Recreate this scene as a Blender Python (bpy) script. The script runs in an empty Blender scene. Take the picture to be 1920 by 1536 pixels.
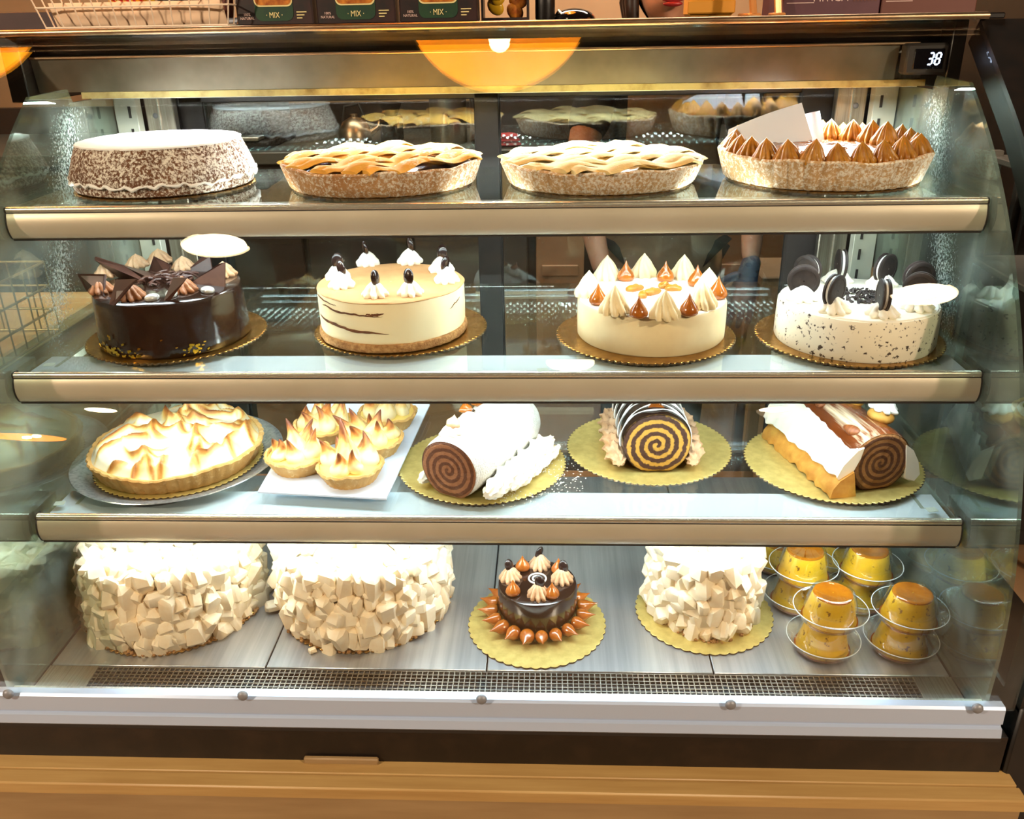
import bpy, bmesh, math, random
from mathutils import Vector, Matrix, Euler, noise
from math import sin, cos, pi, radians, sqrt, atan2

S = bpy.context.scene
COL = S.collection
random.seed(7)
R_ = random.Random(11)

# ------------------------------------------------------------------ camera
CAM = Vector((0.0989, -1.2640, 0.4993))
YAW, PITCH, ROLL, FPX = 0.0471, 0.4180, -0.0189, 1647.7
fw = Vector((-sin(YAW) * cos(PITCH), cos(YAW) * cos(PITCH), -sin(PITCH)))
rt0 = Vector((cos(YAW), sin(YAW), 0)); up0 = rt0.cross(fw)
rt = rt0 * cos(ROLL) + up0 * sin(ROLL); up = -rt0 * sin(ROLL) + up0 * cos(ROLL)
cam_data = bpy.data.cameras.new('camera'); cam = bpy.data.objects.new('camera', cam_data); COL.objects.link(cam)
cam.matrix_world = Matrix(((rt.x, up.x, -fw.x, CAM.x), (rt.y, up.y, -fw.y, CAM.y), (rt.z, up.z, -fw.z, CAM.z), (0, 0, 0, 1)))
cam_data.sensor_width = 36; cam_data.lens = FPX / 1920 * 36; cam_data.clip_start = .02
S.camera = cam

def at(px, py, z):
    """photo pixel -> point of the horizontal plane at height z"""
    d = rt * ((px - 960) / FPX) - up * ((py - 768) / FPX) + fw
    t = (z - CAM.z) / d.z
    return CAM + d * t
def aty(px, py, y):
    d = rt * ((px - 960) / FPX) - up * ((py - 768) / FPX) + fw
    t = (y - CAM.y) / d.y
    return CAM + d * t

# ------------------------------------------------------------------ world, exposure
W = bpy.data.worlds.new('world'); S.world = W; W.use_nodes = True
W.node_tree.nodes['Background'].inputs[0].default_value = (1.0, .78, .55, 1)
W.node_tree.nodes['Background'].inputs[1].default_value = .05
S.view_settings.view_transform = 'Standard'
try: S.view_settings.look = 'None'
except Exception: pass
S.view_settings.exposure = 0.0; S.view_settings.gamma = 1.0
S.view_settings.use_curve_mapping = False
S.cycles.max_bounces = 10; S.cycles.transparent_max_bounces = 24
S.cycles.glossy_bounces = 6; S.cycles.diffuse_bounces = 4; S.cycles.transmission_bounces = 8
S.cycles.sample_clamp_indirect = 20.0
S.cycles.caustics_reflective = False; S.cycles.caustics_refractive = False
S.cycles.blur_glossy = .5

LED_W, HEAD_W, DOWN_W, PEND_W, KITCHEN_W, ROOM_W = 3.5, 16.0, 14.0, 7.0, 75.0, 560.0
Z1, Z2, Z3, ZD = .2437, 0.0, -.2376, -.50
SHELF_F = {Z1: .0866, Z2: 0.0, Z3: -.0365}
SHELF_R = {Z1: .447, Z2: .503, Z3: .52}
LEDGE = .4975
CEIL, FLOOR = 1.9, -.82

def area(name, loc, sx, sy, w, col, rot=(0, 0, 0), parent=None, spread=pi):
    l = bpy.data.lights.new(name, 'AREA'); l.shape = 'RECTANGLE'; l.size = sx; l.size_y = sy
    l.energy = w; l.color = col; l.spread = spread
    o = bpy.data.objects.new(name, l); COL.objects.link(o); o.location = loc; o.rotation_euler = rot
    if parent: o.parent = parent
    return o
LED_C = (.76, .92, 1.0); WARM = (1.0, .62, .28)
# light strips under each glass shelf and under the header
for zs in (Z1, Z2, Z3):
    area('shelf_light', (0, SHELF_F[zs] + .045, zs - .052), 1.40, .022, LED_W, LED_C, (radians(-8), 0, 0))
area('header_light', (0, .405, .3735), 1.40, .025, HEAD_W, (.92, .98, 1.0), (radians(-12), 0, 0))
# shop downlights in the ceiling in front of the case
for x, y in ((-1.1, -.80), (1.55, -1.43), (-2.86, -4.1), (1.53, -4.07), (.2, -2.6)):
    l = bpy.data.lights.new('downlight_lamp', 'SPOT'); l.energy = DOWN_W; l.color = (1, .74, .44); l.spot_size = radians(110); l.spot_blend = .6; l.shadow_soft_size = .12
    o = bpy.data.objects.new('downlight_lamp', l); COL.objects.link(o); o.location = (x, y, CEIL - .03)
    o.rotation_euler = (radians(14), 0, 0)
for x, y in ((-2.95, -2.5), (2.95, -2.5)):  # added fill spots, outside the glass reflections, to brighten the case front
    l = bpy.data.lights.new('front_fill_spot', 'SPOT'); l.energy = ROOM_W; l.color = (1, .78, .56); l.spot_size = radians(75); l.spot_blend = .8; l.shadow_soft_size = .10
    o = bpy.data.objects.new('front_fill_spot', l); COL.objects.link(o); o.location = (x, y, CEIL - .06)
    o.rotation_euler = Vector((-x * .93, .15 - y, -.1 - CEIL)).to_track_quat('-Z', 'Y').to_euler()
area('kitchen_ceiling_panel', (-.1, 1.55, CEIL - .02), 2.6, .4, KITCHEN_W, (1, .82, .66))

# ------------------------------------------------------------------ helpers
def rgb(r, g, b):
    f = lambda c: (c / 255 / 12.92) if c / 255 <= .04045 else ((c / 255 + .055) / 1.055) ** 2.4
    return (f(r), f(g), f(b), 1)
class NT:
    def __init__(s, name):
        s.m = bpy.data.materials.new(name); s.m.use_nodes = True; s.t = s.m.node_tree
        s.b = s.t.nodes['Principled BSDF']; s.out = s.t.nodes['Material Output']
    def n(s, typ, **kw):
        nd = s.t.nodes.new(typ)
        for k, v in kw.items():
            if k.startswith('i_'):
                key = k[2:]; key = int(key) if key.isdigit() else key.replace('_', ' ')
                nd.inputs[key].default_value = v
            else: setattr(nd, k, v)
        return nd
    def l(s, a, b): s.t.links.new(a, b)
    def coord(s, which='Object'): return s.n('ShaderNodeTexCoord').outputs[which]
    def noise(s, scale, detail=3, vec=None, rough=.6):
        n = s.n('ShaderNodeTexNoise', i_Scale=scale, i_Detail=detail, i_Roughness=rough)
        s.l(vec if vec is not None else s.coord(), n.inputs['Vector']); return n.outputs['Fac']
    def ramp(s, fac, stops):
        r = s.n('ShaderNodeValToRGB'); e = r.color_ramp.elements
        while len(e) > len(stops): e.remove(e[-1])
        while len(e) < len(stops): e.new(.5)
        for el, (p, c) in zip(e, stops): el.position = p; el.color = c if len(c) == 4 else (*c, 1)
        s.l(fac, r.inputs[0]); return r.outputs[0]
    def mix(s, fac, a, b):
        m = s.n('ShaderNodeMix', data_type='RGBA')
        for v, i in ((fac, 0), (a, 6), (b, 7)):
            if hasattr(v, 'links'): s.l(v, m.inputs[i])
            else: m.inputs[i].default_value = v
        return m.outputs[2]
    def math(s, op, a, b=0.0, clamp=False):
        m = s.n('ShaderNodeMath', operation=op, use_clamp=clamp)
        for i, v in enumerate((a, b)):
            if hasattr(v, 'links'): s.l(v, m.inputs[i])
            else: m.inputs[i].default_value = v
        return m.outputs[0]
    def bump(s, h, strength, dist=.002):
        b = s.n('ShaderNodeBump', i_Strength=strength, i_Distance=dist)
        s.l(h, b.inputs['Height']); s.l(b.outputs[0], s.b.inputs['Normal'])
    def set(s, **kw):
        for k, v in kw.items():
            i = s.b.inputs[k.replace('_', ' ')]
            if hasattr(v, 'links'): s.l(v, i)
            else: i.default_value = v
        return s.m
def mat(name, c, rough=.5, metal=0.0, c2=None, ns=60, lo=.4, hi=.62, bump=0, bs=200, bd=.001, sss=0, coat=0, spec=.5, stretch=None):
    t = NT(name); t.set(Roughness=rough, Metallic=metal)
    vec = None
    if stretch:
        mp = t.n('ShaderNodeMapping'); mp.inputs['Scale'].default_value = stretch; t.l(t.coord(), mp.inputs[0]); vec = mp.outputs[0]
    if c2: t.set(Base_Color=t.ramp(t.noise(ns, 4, vec), [(lo, c), (hi, c2)]))
    else: t.set(Base_Color=c)
    if bump: t.bump(t.noise(bs, 3, vec), bump, bd)
    if sss: t.set(Subsurface_Weight=sss, Subsurface_Radius=(.004, .003, .002), Subsurface_Scale=1.0)
    if coat: t.set(Coat_Weight=coat, Coat_Roughness=.08)
    t.b.inputs['Specular IOR Level'].default_value = spec
    return t.m
def emit(name, c, st):
    t = NT(name); t.set(Base_Color=(0, 0, 0, 1), Emission_Color=c, Emission_Strength=st, Roughness=.6); return t.m
def glass_mat(name, tint=(.96, .985, .97), refl=(1, 1, 1), f0=.045, rough=0.0, mist=None):
    t = NT(name); t.t.nodes.remove(t.b)
    tr = t.n('ShaderNodeBsdfTransparent'); tr.inputs[0].default_value = (*tint, 1)
    gl = t.n('ShaderNodeBsdfGlossy'); gl.inputs[0].default_value = (*refl, 1); gl.inputs['Roughness'].default_value = rough
    lw = t.n('ShaderNodeLayerWeight', i_Blend=.5)
    p5 = t.math('POWER', lw.outputs['Facing'], 5.0)
    fac = t.math('ADD', t.math('MULTIPLY', p5, 1 - f0), f0)
    mx = t.n('ShaderNodeMixShader'); t.l(fac, mx.inputs[0]); t.l(tr.outputs[0], mx.inputs[1]); t.l(gl.outputs[0], mx.inputs[2])
    last = mx.outputs[0]
    if mist:
        d = t.n('ShaderNodeBsdfTranslucent'); d.inputs[0].default_value = (.8, .92, .88, 1)
        d2 = t.n('ShaderNodeBsdfDiffuse'); d2.inputs[0].default_value = (.8, .92, .88, 1)
        ad = t.n('ShaderNodeMixShader'); ad.inputs[0].default_value = .5; t.l(d.outputs[0], ad.inputs[1]); t.l(d2.outputs[0], ad.inputs[2])
        f = mist(t); m2 = t.n('ShaderNodeMixShader'); t.l(f, m2.inputs[0]); t.l(last, m2.inputs[1]); t.l(ad.outputs[0], m2.inputs[2]); last = m2.outputs[0]
    t.l(last, t.out.inputs[0]); return t.m

# --- geometry generators: each returns (verts, faces)
def merge(*vfs):
    V, Fc = [], []
    for v, f in vfs:
        o = len(V); V += list(v); Fc += [tuple(i + o for i in q) for q in f]
    return V, Fc
def xf(vf, m):
    if isinstance(m, (tuple, list)): m = Matrix.Translation(m)
    return [tuple(m @ Vector(v)) for v in vf[0]], vf[1]
def T(loc=(0, 0, 0), rot=(0, 0, 0), sc=(1, 1, 1)):
    if not hasattr(sc, '__len__'): sc = (sc, sc, sc)
    return Matrix.LocRotScale(Vector(loc), Euler(rot), Vector(sc))
def hull(pts):
    bm = bmesh.new()
    for p in pts: bm.verts.new(p)
    r = bmesh.ops.convex_hull(bm, input=bm.verts)
    bmesh.ops.delete(bm, geom=[v for v in bm.verts if not v.link_faces], context='VERTS')
    bm.normal_update(); bmesh.ops.recalc_face_normals(bm, faces=bm.faces)
    bm.verts.index_update()
    out = [tuple(v.co) for v in bm.verts], [tuple(v.index for v in f.verts) for f in bm.faces]
    bm.free(); return out
def box(x0, x1, y0, y1, z0, z1, b=0.0):
    if b <= 0:
        v = [(x, y, z) for x in (x0, x1) for y in (y0, y1) for z in (z0, z1)]
        return v, [(0, 1, 3, 2), (4, 6, 7, 5), (0, 4, 5, 1), (2, 3, 7, 6), (0, 2, 6, 4), (1, 5, 7, 3)]
    V, idx = [], {}
    for i, (x, sx) in enumerate(((x0, 1), (x1, -1))):
        for j, (y, sy) in enumerate(((y0, 1), (y1, -1))):
            for k, (z, sz) in enumerate(((z0, 1), (z1, -1))):
                idx[i, j, k] = len(V)
                V += [(x, y + sy * b, z + sz * b), (x + sx * b, y, z + sz * b), (x + sx * b, y + sy * b, z)]
    I = lambda i, j, k, a: idx[i, j, k] + a
    Fc = []
    for s in (0, 1):
        f = [I(s, 0, 0, 0), I(s, 0, 1, 0), I(s, 1, 1, 0), I(s, 1, 0, 0)]; Fc.append(tuple(f if s == 0 else f[::-1]))
        f = [I(0, s, 0, 1), I(1, s, 0, 1), I(1, s, 1, 1), I(0, s, 1, 1)]; Fc.append(tuple(f if s == 0 else f[::-1]))
        f = [I(0, 0, s, 2), I(0, 1, s, 2), I(1, 1, s, 2), I(1, 0, s, 2)]; Fc.append(tuple(f if s == 0 else f[::-1]))
    for a in (0, 1):
        for c in (0, 1):
            f = [I(a, c, 0, 0), I(a, c, 0, 1), I(a, c, 1, 1), I(a, c, 1, 0)]; Fc.append(tuple(f))
            f = [I(a, 0, c, 0), I(a, 1, c, 0), I(a, 1, c, 2), I(a, 0, c, 2)]; Fc.append(tuple(f))
            f = [I(0, a, c, 1), I(1, a, c, 1), I(1, a, c, 2), I(0, a, c, 2)]; Fc.append(tuple(f))
            for e in (0, 1): Fc.append((I(a, c, e, 0), I(a, c, e, 1), I(a, c, e, 2)))
    return V, Fc
def lathe(prof, n=48, mod=None, cap0=True, cap1=True):
    """prof [(r,z)...] bottom to top; mod(theta, k, t)->radius factor"""
    V, Fc = [], []
    m = len(prof)
    for k, (r, z) in enumerate(prof):
        for i in range(n):
            th = 2 * pi * i / n
            q = r * (mod(th, k, k / max(1, m - 1)) if mod else 1)
            V.append((q * cos(th), q * sin(th), z))
    for k in range(m - 1):
        for i in range(n):
            j = (i + 1) % n
            Fc.append((k * n + i, k * n + j, (k + 1) * n + j, (k + 1) * n + i))
    if cap0: Fc.append(tuple(range(n))[::-1])
    if cap1: Fc.append(tuple((m - 1) * n + i for i in range(n)))
    return V, Fc
def tube(path, r, n=8, closed=False):
    P = [Vector(p) for p in path]; V, Fc = [], []
    m = len(P); prev = None
    for k in range(m):
        if closed: d = P[(k + 1) % m] - P[k - 1]
        else: d = P[min(k + 1, m - 1)] - P[max(k - 1, 0)]
        d.normalize()
        if prev is None:
            a = Vector((0, 0, 1)) if abs(d.z) < .9 else Vector((1, 0, 0))
            prev = d.cross(a).normalized()
        u = (prev - d * prev.dot(d)).normalized(); prev = u; w = d.cross(u)
        rr = r[k] if hasattr(r, '__len__') else r
        for i in range(n):
            th = 2 * pi * i / n; V.append(tuple(P[k] + (u * cos(th) + w * sin(th)) * rr))
    for k in range(m if closed else m - 1):
        k2 = (k + 1) % m
        for i in range(n):
            j = (i + 1) % n; Fc.append((k * n + i, k * n + j, k2 * n + j, k2 * n + i))
    if not closed: Fc += [tuple(range(n))[::-1], tuple((m - 1) * n + i for i in range(n))]
    return V, Fc
def sweepx(poly, x0, x1, nx=1):
    """closed (y,z) polygon extruded along X"""
    n = len(poly); V, Fc = [], []
    for k in range(nx + 1):
        x = x0 + (x1 - x0) * k / nx
        V += [(x, y, z) for y, z in poly]
    for k in range(nx):
        for i in range(n):
            j = (i + 1) % n; Fc.append((k * n + i, (k + 1) * n + i, (k + 1) * n + j, k * n + j))
    Fc += [tuple(range(n)), tuple(nx * n + i for i in range(n))[::-1]]
    return V, Fc
def prism(poly, z0, z1):
    n = len(poly)
    V = [(x, y, z0) for x, y in poly] + [(x, y, z1) for x, y in poly]
    return V, [tuple(range(n))[::-1], tuple(range(n, 2 * n))] + [(i, (i + 1) % n, n + (i + 1) % n, n + i) for i in range(n)]
def sphere(r=1, n=16, m=10, sc=(1, 1, 1)):
    prof = [(max(1e-5, r * sin(pi * k / m)), -r * cos(pi * k / m)) for k in range(m + 1)]
    v, f = lathe(prof, n, cap0=False, cap1=False)
    return [(x * sc[0], y * sc[1], z * sc[2]) for x, y, z in v], f

def mk(name, vf, m, smooth=True, fix=True):
    me = bpy.data.meshes.new(name); me.from_pydata([tuple(v) for v in vf[0]], [], vf[1])
    if fix:
        bm = bmesh.new(); bm.from_mesh(me); bmesh.ops.recalc_face_normals(bm, faces=bm.faces); bm.to_mesh(me); bm.free()
    for mm in (m if isinstance(m, list) else [m]): me.materials.append(mm)
    if smooth:
        me.polygons.foreach_set('use_smooth', [True] * len(me.polygons))
        try: me.set_sharp_from_angle(angle=radians(smooth if smooth is not True else 42))
        except Exception: pass
    return me
def put(name, me, parent=None, loc=(0, 0, 0), rot=(0, 0, 0), sc=(1, 1, 1)):
    o = bpy.data.objects.new(name, me); COL.objects.link(o)
    o.location = loc; o.rotation_euler = rot; o.scale = sc if hasattr(sc, '__len__') else (sc, sc, sc)
    if parent: o.parent = parent
    return o
def ob(name, vf, m, parent=None, loc=(0, 0, 0), rot=(0, 0, 0), sc=(1, 1, 1), smooth=True):
    return put(name, mk(name, vf, m, smooth), parent, loc, rot, sc)
def tag(o, label, cat, group=None, kind=None):
    o['label'] = label; o['category'] = cat
    if group: o['group'] = group
    if kind: o['kind'] = kind
    return o
def thing(name, label, cat, loc=(0, 0, 0), rz=0, group=None):
    o = bpy.data.objects.new(name, None); COL.objects.link(o); o.empty_display_size = .03
    o.location = loc; o.rotation_euler = (0, 0, rz)
    return tag(o, label, cat, group)
def struct(name, vf, m, smooth=False, parent=None):
    o = ob(name, vf, m, parent, smooth=smooth); o['kind'] = 'structure'; return o
def copy_tree(o, parent=None):
    c = o.copy(); COL.objects.link(c)
    if parent: c.parent = parent
    for ch in list(o.children): copy_tree(ch, c)
    return c
def text(body, size, m, parent, loc, rot, ext=.0006, name='lettering', sx=1, align='CENTER', shear=0):
    cu = bpy.data.curves.new(name, 'FONT'); cu.body = body; cu.size = size; cu.extrude = ext; cu.align_x = align; cu.align_y = 'CENTER'; cu.shear = shear
    cu.resolution_u = 3
    tmp = bpy.data.objects.new('tmp', cu); COL.objects.link(tmp)
    dg = bpy.context.evaluated_depsgraph_get(); me = bpy.data.meshes.new_from_object(tmp.evaluated_get(dg))
    bpy.data.objects.remove(tmp); bpy.data.curves.remove(cu)
    me.materials.clear(); me.materials.append(m)
    return put(name, me, parent, loc, rot, (sx, 1, 1))
def pw(name, vf, m, parent, smooth=True):
    """part given in world coordinates"""
    return ob(name, vf, m, parent, loc=tuple(-parent.location), smooth=smooth)

# ------------------------------------------------------------------ materials
M_ = {}
M_['glass'] = glass_mat('front_glass', (.975, .985, .975), f0=.048)
M_['pane'] = glass_mat('shelf_glass', (.955, .98, .975), (.92, 1, .98), f0=.06)
M_['rear'] = glass_mat('rear_glass', (.70, .78, .80), (.90, .97, .95), f0=.072)
def mist(t):
    c = t.n('ShaderNodeSeparateXYZ'); t.l(t.coord(), c.inputs[0])
    # beads of condensation in a soft upright stripe behind the front edge of the end pane
    y = c.outputs['Y']; z = c.outputs['Z']
    mid = t.math('ADD', t.math('MULTIPLY', z, .55), .155)
    w = t.math('DIVIDE', t.math('ABSOLUTE', t.math('SUBTRACT', y, mid)), .105)
    band = t.math('SUBTRACT', 1.0, w, clamp=True)
    hz = t.math('MULTIPLY', t.math('ADD', z, .10), 6.0, clamp=True)
    band = t.math('MULTIPLY', band, hz)
    band = t.math('MULTIPLY', band, t.math('MULTIPLY', t.math('SUBTRACT', .39, z), 30.0, clamp=True))
    sp = t.noise(190, 2, rough=.7)
    spk = t.math('MULTIPLY', t.math('SUBTRACT', sp, t.math('SUBTRACT', .66, t.math('MULTIPLY', band, .2))), 9.0, clamp=True)
    haze = t.math('ADD', t.math('MULTIPLY', t.math('SUBTRACT', t.noise(5, 4), .44), .9, clamp=True), .035)
    return t.math('MAXIMUM', t.math('MULTIPLY', t.math('MULTIPLY', spk, band), .8), t.math('MULTIPLY', haze, .9), clamp=True)
M_['end'] = glass_mat('end_glass', (.80, .90, .86), (.80, .95, .88), f0=.15, rough=.03, mist=mist)
M_['clear'] = glass_mat('clear_plastic', (.97, .98, .97), f0=.06)
M_['steel'] = mat('stainless_steel', rgb(190, 184, 172), .33, 1.0, bump=.25, bs=60, bd=.0006, stretch=(40, 1, 1), c2=rgb(168, 160, 146), ns=8)
M_['header'] = mat('smudged_stainless', rgb(164, 158, 142), .38, 1.0, rgb(122, 116, 100), 7, .35, .75, bump=.12, bs=20, bd=.001)
M_['deck'] = mat('brushed_deck_steel', rgb(196, 200, 204), .34, .75, rgb(174, 178, 184), 5, .4, .65, bump=.35, bs=9, bd=.0007, stretch=(14, .35, 1))
M_['fascia'] = mat('satin_aluminium', rgb(212, 200, 180), .38, .3, rgb(204, 192, 170), 4, .4, .6)
M_['rail'] = mat('anodised_aluminium', rgb(182, 198, 224), .38, .25)
M_['lip'] = mat('bright_aluminium', rgb(232, 224, 208), .25, .8)
M_['tray'] = mat('white_tray', rgb(228, 238, 246), .45)
M_['black'] = mat('black_metal', rgb(14, 11, 9), .38, 0, rgb(22, 16, 12), 30)
M_['kick'] = mat('black_kick', rgb(26, 18, 13), .45, 0, rgb(40, 28, 20), 20, .45, .7)
M_['dark'] = mat('dark_rubber', rgb(38, 33, 30), .6)
M_['copper'] = mat('copper_tone_metal', rgb(196, 168, 136), .34, 1.0, rgb(170, 136, 104), 12, .4, .65)  # copper tone puts a warm reflection into the silver top edge's colour
M_['diffuser'] = mat('yellowed_lip', rgb(176, 166, 112), .4, 0, rgb(112, 92, 44), 26, .45, .75)
M_['wood'] = mat('maple_ledge', rgb(184, 150, 94), .45, 0, rgb(168, 132, 78), 6, .35, .65, stretch=(.6, 9, 9), bump=.05, bs=12)
M_['woodface'] = mat('wood_front', rgb(160, 132, 92), .55, 0, rgb(146, 118, 80), 5, .35, .65, stretch=(.8, 6, 6))
M_['led'] = emit('led', (.88, 1.0, .98, 1), 110.0)
M_['pcb'] = mat('white_board', rgb(225, 228, 225), .5)
M_['post'] = mat('slotted_post', rgb(196, 202, 186), .4, .3, rgb(180, 186, 170), 12)
M_['knob'] = mat('grey_knob', rgb(136, 138, 144), .45, .3)

# ------------------------------------------------------------------ room shell
st = {}
M_['floor'] = mat('floor_tile', rgb(150, 118, 84), .45, 0, rgb(134, 102, 70), 3)
M_['wallb'] = mat('tan_wall', rgb(172, 138, 102), .6, 0, rgb(160, 126, 92), 2)
M_['wallf'] = mat('warm_wall', rgb(170, 132, 92), .7, 0, rgb(120, 88, 58), 1.2)
M_['ceil'] = mat('dark_ceiling', rgb(40, 32, 26), .9)
struct('floor', box(-5, 5, -6, 2.6, FLOOR - .1, FLOOR), M_['floor'])
struct('ceiling', box(-5, 5, -6, 2.6, CEIL, CEIL + .1), M_['ceil'])
struct('wall_back', box(-5, 5, 2.5, 2.6, FLOOR, CEIL), M_['wallb'])
struct('wall_front', box(-5, 5, -6.1, -6, FLOOR, CEIL), M_['wallf'])
struct('wall_left', box(-5.1, -5, -6, 2.6, FLOOR, CEIL), M_['wallf'])
struct('wall_right', box(5, 5.1, -6, 2.6, FLOOR, CEIL), M_['wallf'])

# ------------------------------------------------------------------ display case
case = thing('display_case', 'refrigerated bakery display case with curved glass front, lit shelves and black base', 'display case', (0, .2, FLOOR))
G = [[.4799, .5198], [.4511, .5086], [.4223, .497], [.3935, .4849], [.3649, .4721], [.3365, .4585], [.3085, .4443], [.281, .4293], [.2539, .4135], [.2274, .3968], [.2014, .3794], [.1762, .3611], [.1515, .3419], [.1276, .322], [.1044, .3012], [.082, .2796], [.0603, .2573], [.0393, .2342], [.0192, .2104], [-.0002, .186], [-.0188, .1608], [-.0367, .1351], [-.0537, .1089], [-.07, .0821], [-.0854, .0548], [-.1001, .0271], [-.1139, -.0011], [-.127, -.0296], [-.1392, -.0584], [-.1505, -.0876], [-.161, -.117], [-.1706, -.1467], [-.1793, -.1766], [-.1869, -.2068], [-.1936, -.2371], [-.1991, -.2677], [-.2035, -.2985], [-.2067, -.3295], [-.2086, -.3607], [-.209, -.3923], [-.208, -.4241], [-.2065, -.470]]
G = [[.2014 + (z - .3794) / .727, z] for z in (.486, .46, .43, .40)] + [g for g in G if g[1] < .385]
def offset(P, d):
    out = []
    for i in range(len(P)):
        a = Vector(P[max(i - 1, 0)]); b = Vector(P[min(i + 1, len(P) - 1)]); t_ = (b - a).normalized()
        out.append((P[i][0] + t_.y * -d, P[i][1] + t_.x * d))
    return out
Gi = offset(G, .005)
if Gi[20][0] < G[20][0]: Gi = offset(G, -.005)
fg = pw('front_glass', sweepx(list(map(tuple, G)) + Gi[::-1], -.875, .80), M_['glass'], case, smooth=60)
def inner_y(z):
    for (y0, z0), (y1, z1) in zip(Gi[:-1], Gi[1:]):
        if z1 <= z <= z0: return y1 + (y0 - y1) * (z - z1) / (z0 - z1)
    return Gi[-1][0] if z < Gi[-1][1] else Gi[0][0]
# end panes follow the curve of the front glass
endp = [(y + .0015, z) for y, z in Gi if -.49 < z < .399] + [(-.200, -.497), (.56, -.497), (.56, .376), (.37, .376), (.36, .399)]
for s in (-1, 1):
    pw('end_glass', sweepx(endp, s * .757, s * .763), M_['end'], case, smooth=False)
    # curved outer end frame
    Go, Gk = offset(G, 0), offset(G, .045 if offset(G, .005)[20][0] > G[20][0] else -.045)
    pw('end_frame', sweepx([(y - .004, z) for y, z in Go] + Gk[::-1], *((.805, .94) if s > 0 else (-.925, -.88))), M_['black'], case, smooth=60)
    pw('end_frame_base', box(*((.805, .94) if s > 0 else (-.925, -.88)), -.215, .62, -.80, -.46, .004), M_['black'], case)
# top panel with a bright front edge, black glass border below, stainless header and yellowed lip
pw('top_panel', box(-.86, .845, .345, .66, .4865, LEDGE - .0015, .002), M_['black'], case)
pw('top_edge', sweepx([(.345, .4860), (.335, .4867), (.3325, .4915), (.335, .4965), (.345, .4975)], -.86, .815), M_['copper'], case, smooth=60)
pw('top_border', box(-.86, .80, .425, .432, .449, .486), mat('black_border', rgb(12, 9, 7), .5), case)
pw('header_panel', sweepx([(.40, .447), (.43, .450), (.43, .391), (.407, .391)], -.835, .702), M_['header'], case, smooth=False)
pw('header_trim', box(-.835, .735, .396, .430, .4475, .4520, .001), M_['copper'], case)
pw('header_lip', sweepx([(.406, .3905), (.43, .3905), (.445, .379), (.406, .3795)], -.757, .757), M_['diffuser'], case, smooth=False)
for x0, x1 in ((-.872, -.838), (.778, .802)): pw('header_cheek', box(x0, x1, .375, .62, .376, .486, .002), M_['black'], case)
pw('header_box', box(-.757, .757, .432, .62, .383, .486), M_['steel'], case)
pw('roof_liner', box(-.757, .757, .44, .62, .376, .383), M_['tray'], case)
# thermometer display with seven-segment digits
disp = pw('thermometer_display', box(.705, .776, .372, .402, .400, .450, .004), M_['dark'], case)
pw('display_screen', box(.718, .768, .3705, .373, .409, .4415, .001), mat('display_black', rgb(8, 8, 14), .15), case)
M_['digit'] = emit('display_digits', (.62, .74, 1.0, 1), 5.0)
def digit(ch, x, z, w, h, t_):
    seg = {'3': 'abgcd', '8': 'abcdefg'}[ch]; q = []
    sh = lambda zz: (zz - z) * .16
    def bar(xa, za, xb, zb, horiz):
        d = t_ / 2; g = .0006
        if horiz: pts = [(xa + g, za), (xa + d + g, za + d), (xb - d - g, za + d), (xb - g, za), (xb - d - g, za - d), (xa + d + g, za - d)]
        else: pts = [(xa, za + g), (xa + d, za + d + g), (xa + d, zb - d - g), (xa, zb - g), (xa - d, zb - d - g), (xa - d, za + d + g)]
        pts = [(px + sh(pz), pz) for px, pz in pts]
        v, f = prism(pts, -.0004, .0004)
        q.append(([(a, c, b) for a, b, c in v], f))
    m = h / 2
    S_ = {'a': (x, z + h, x + w, z + h, 1), 'g': (x, z + m, x + w, z + m, 1), 'd': (x, z, x + w, z, 1), 'b': (x + w, z + m, x + w, z + h, 0), 'c': (x + w, z, x + w, z + m, 0), 'f': (x, z + m, x, z + h, 0), 'e': (x, z, x, z + m, 0)}
    for k in seg: bar(*S_[k])
    return merge(*q)
for ch, x in (('3', .7405), ('8', .7525)):
    vf = digit(ch, x, .4165, .0075, .0180, .0026)
    pw('display_digit', ([(a, b + .3700, c) for a, b, c in vf[0]], vf[1]), M_['digit'], case, smooth=False)
# rear: posts, stiles, sliding glass doors
for s in (-1, 1):
    X = lambda a, b: (min(s * a, s * b), max(s * a, s * b))
    post = pw('slotted_post', box(*X(.712, .756), .520, .545, -.497, .376, .001), M_['post'], case)
    for k in range(20):
        z = .345 - k * .042
        pw('post_slot', box(*X(.7225, .7265), .5185, .521, z - .011, z + .011), M_['dark'], post) if False else ob('post_slot', box(*X(.7235, .7285), .5188, .5208, z - .011, z + .011), M_['dark'], post, smooth=False)
    pw('door_jamb', box(*X(.652, .710), .553, .575, -.497, .376, .002), M_['steel'], case)
    pw('jamb_bead', box(*X(.680, .683), .5505, .5535, -.497, .376), M_['lip'], case)
    for z in (.335, -.05, -.3):
        pw('jamb_screw', xf(sphere(.0055, 10, 6, (1, .5, 1)), (s * .690, .5525, z)), M_['knob'], case)
    pw('rear_corner', box(*X(.60, .757), .60, .63, -.497, .383), M_['dark'], case)
for nm, x0, x1, y in (('left', -.655, -.004, .590), ('right', -.052, .655, .612)):
    dr = pw('sliding_door_frame', merge(box(x0, x0 + .050, y, y + .018, -.49, .378, .002), box(x1 - .050, x1, y, y + .018, -.49, .378, .002),
            box(x0, x1, y, y + .018, -.497, -.455, .002), box(x0, x1, y, y + .018, .355, .38, .002)), M_['black'], case)
    ob('door_glass', box(x0 + .048, x1 - .048, y + .006, y + .012, -.46, .36), M_['rear'], dr, smooth=False)
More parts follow.
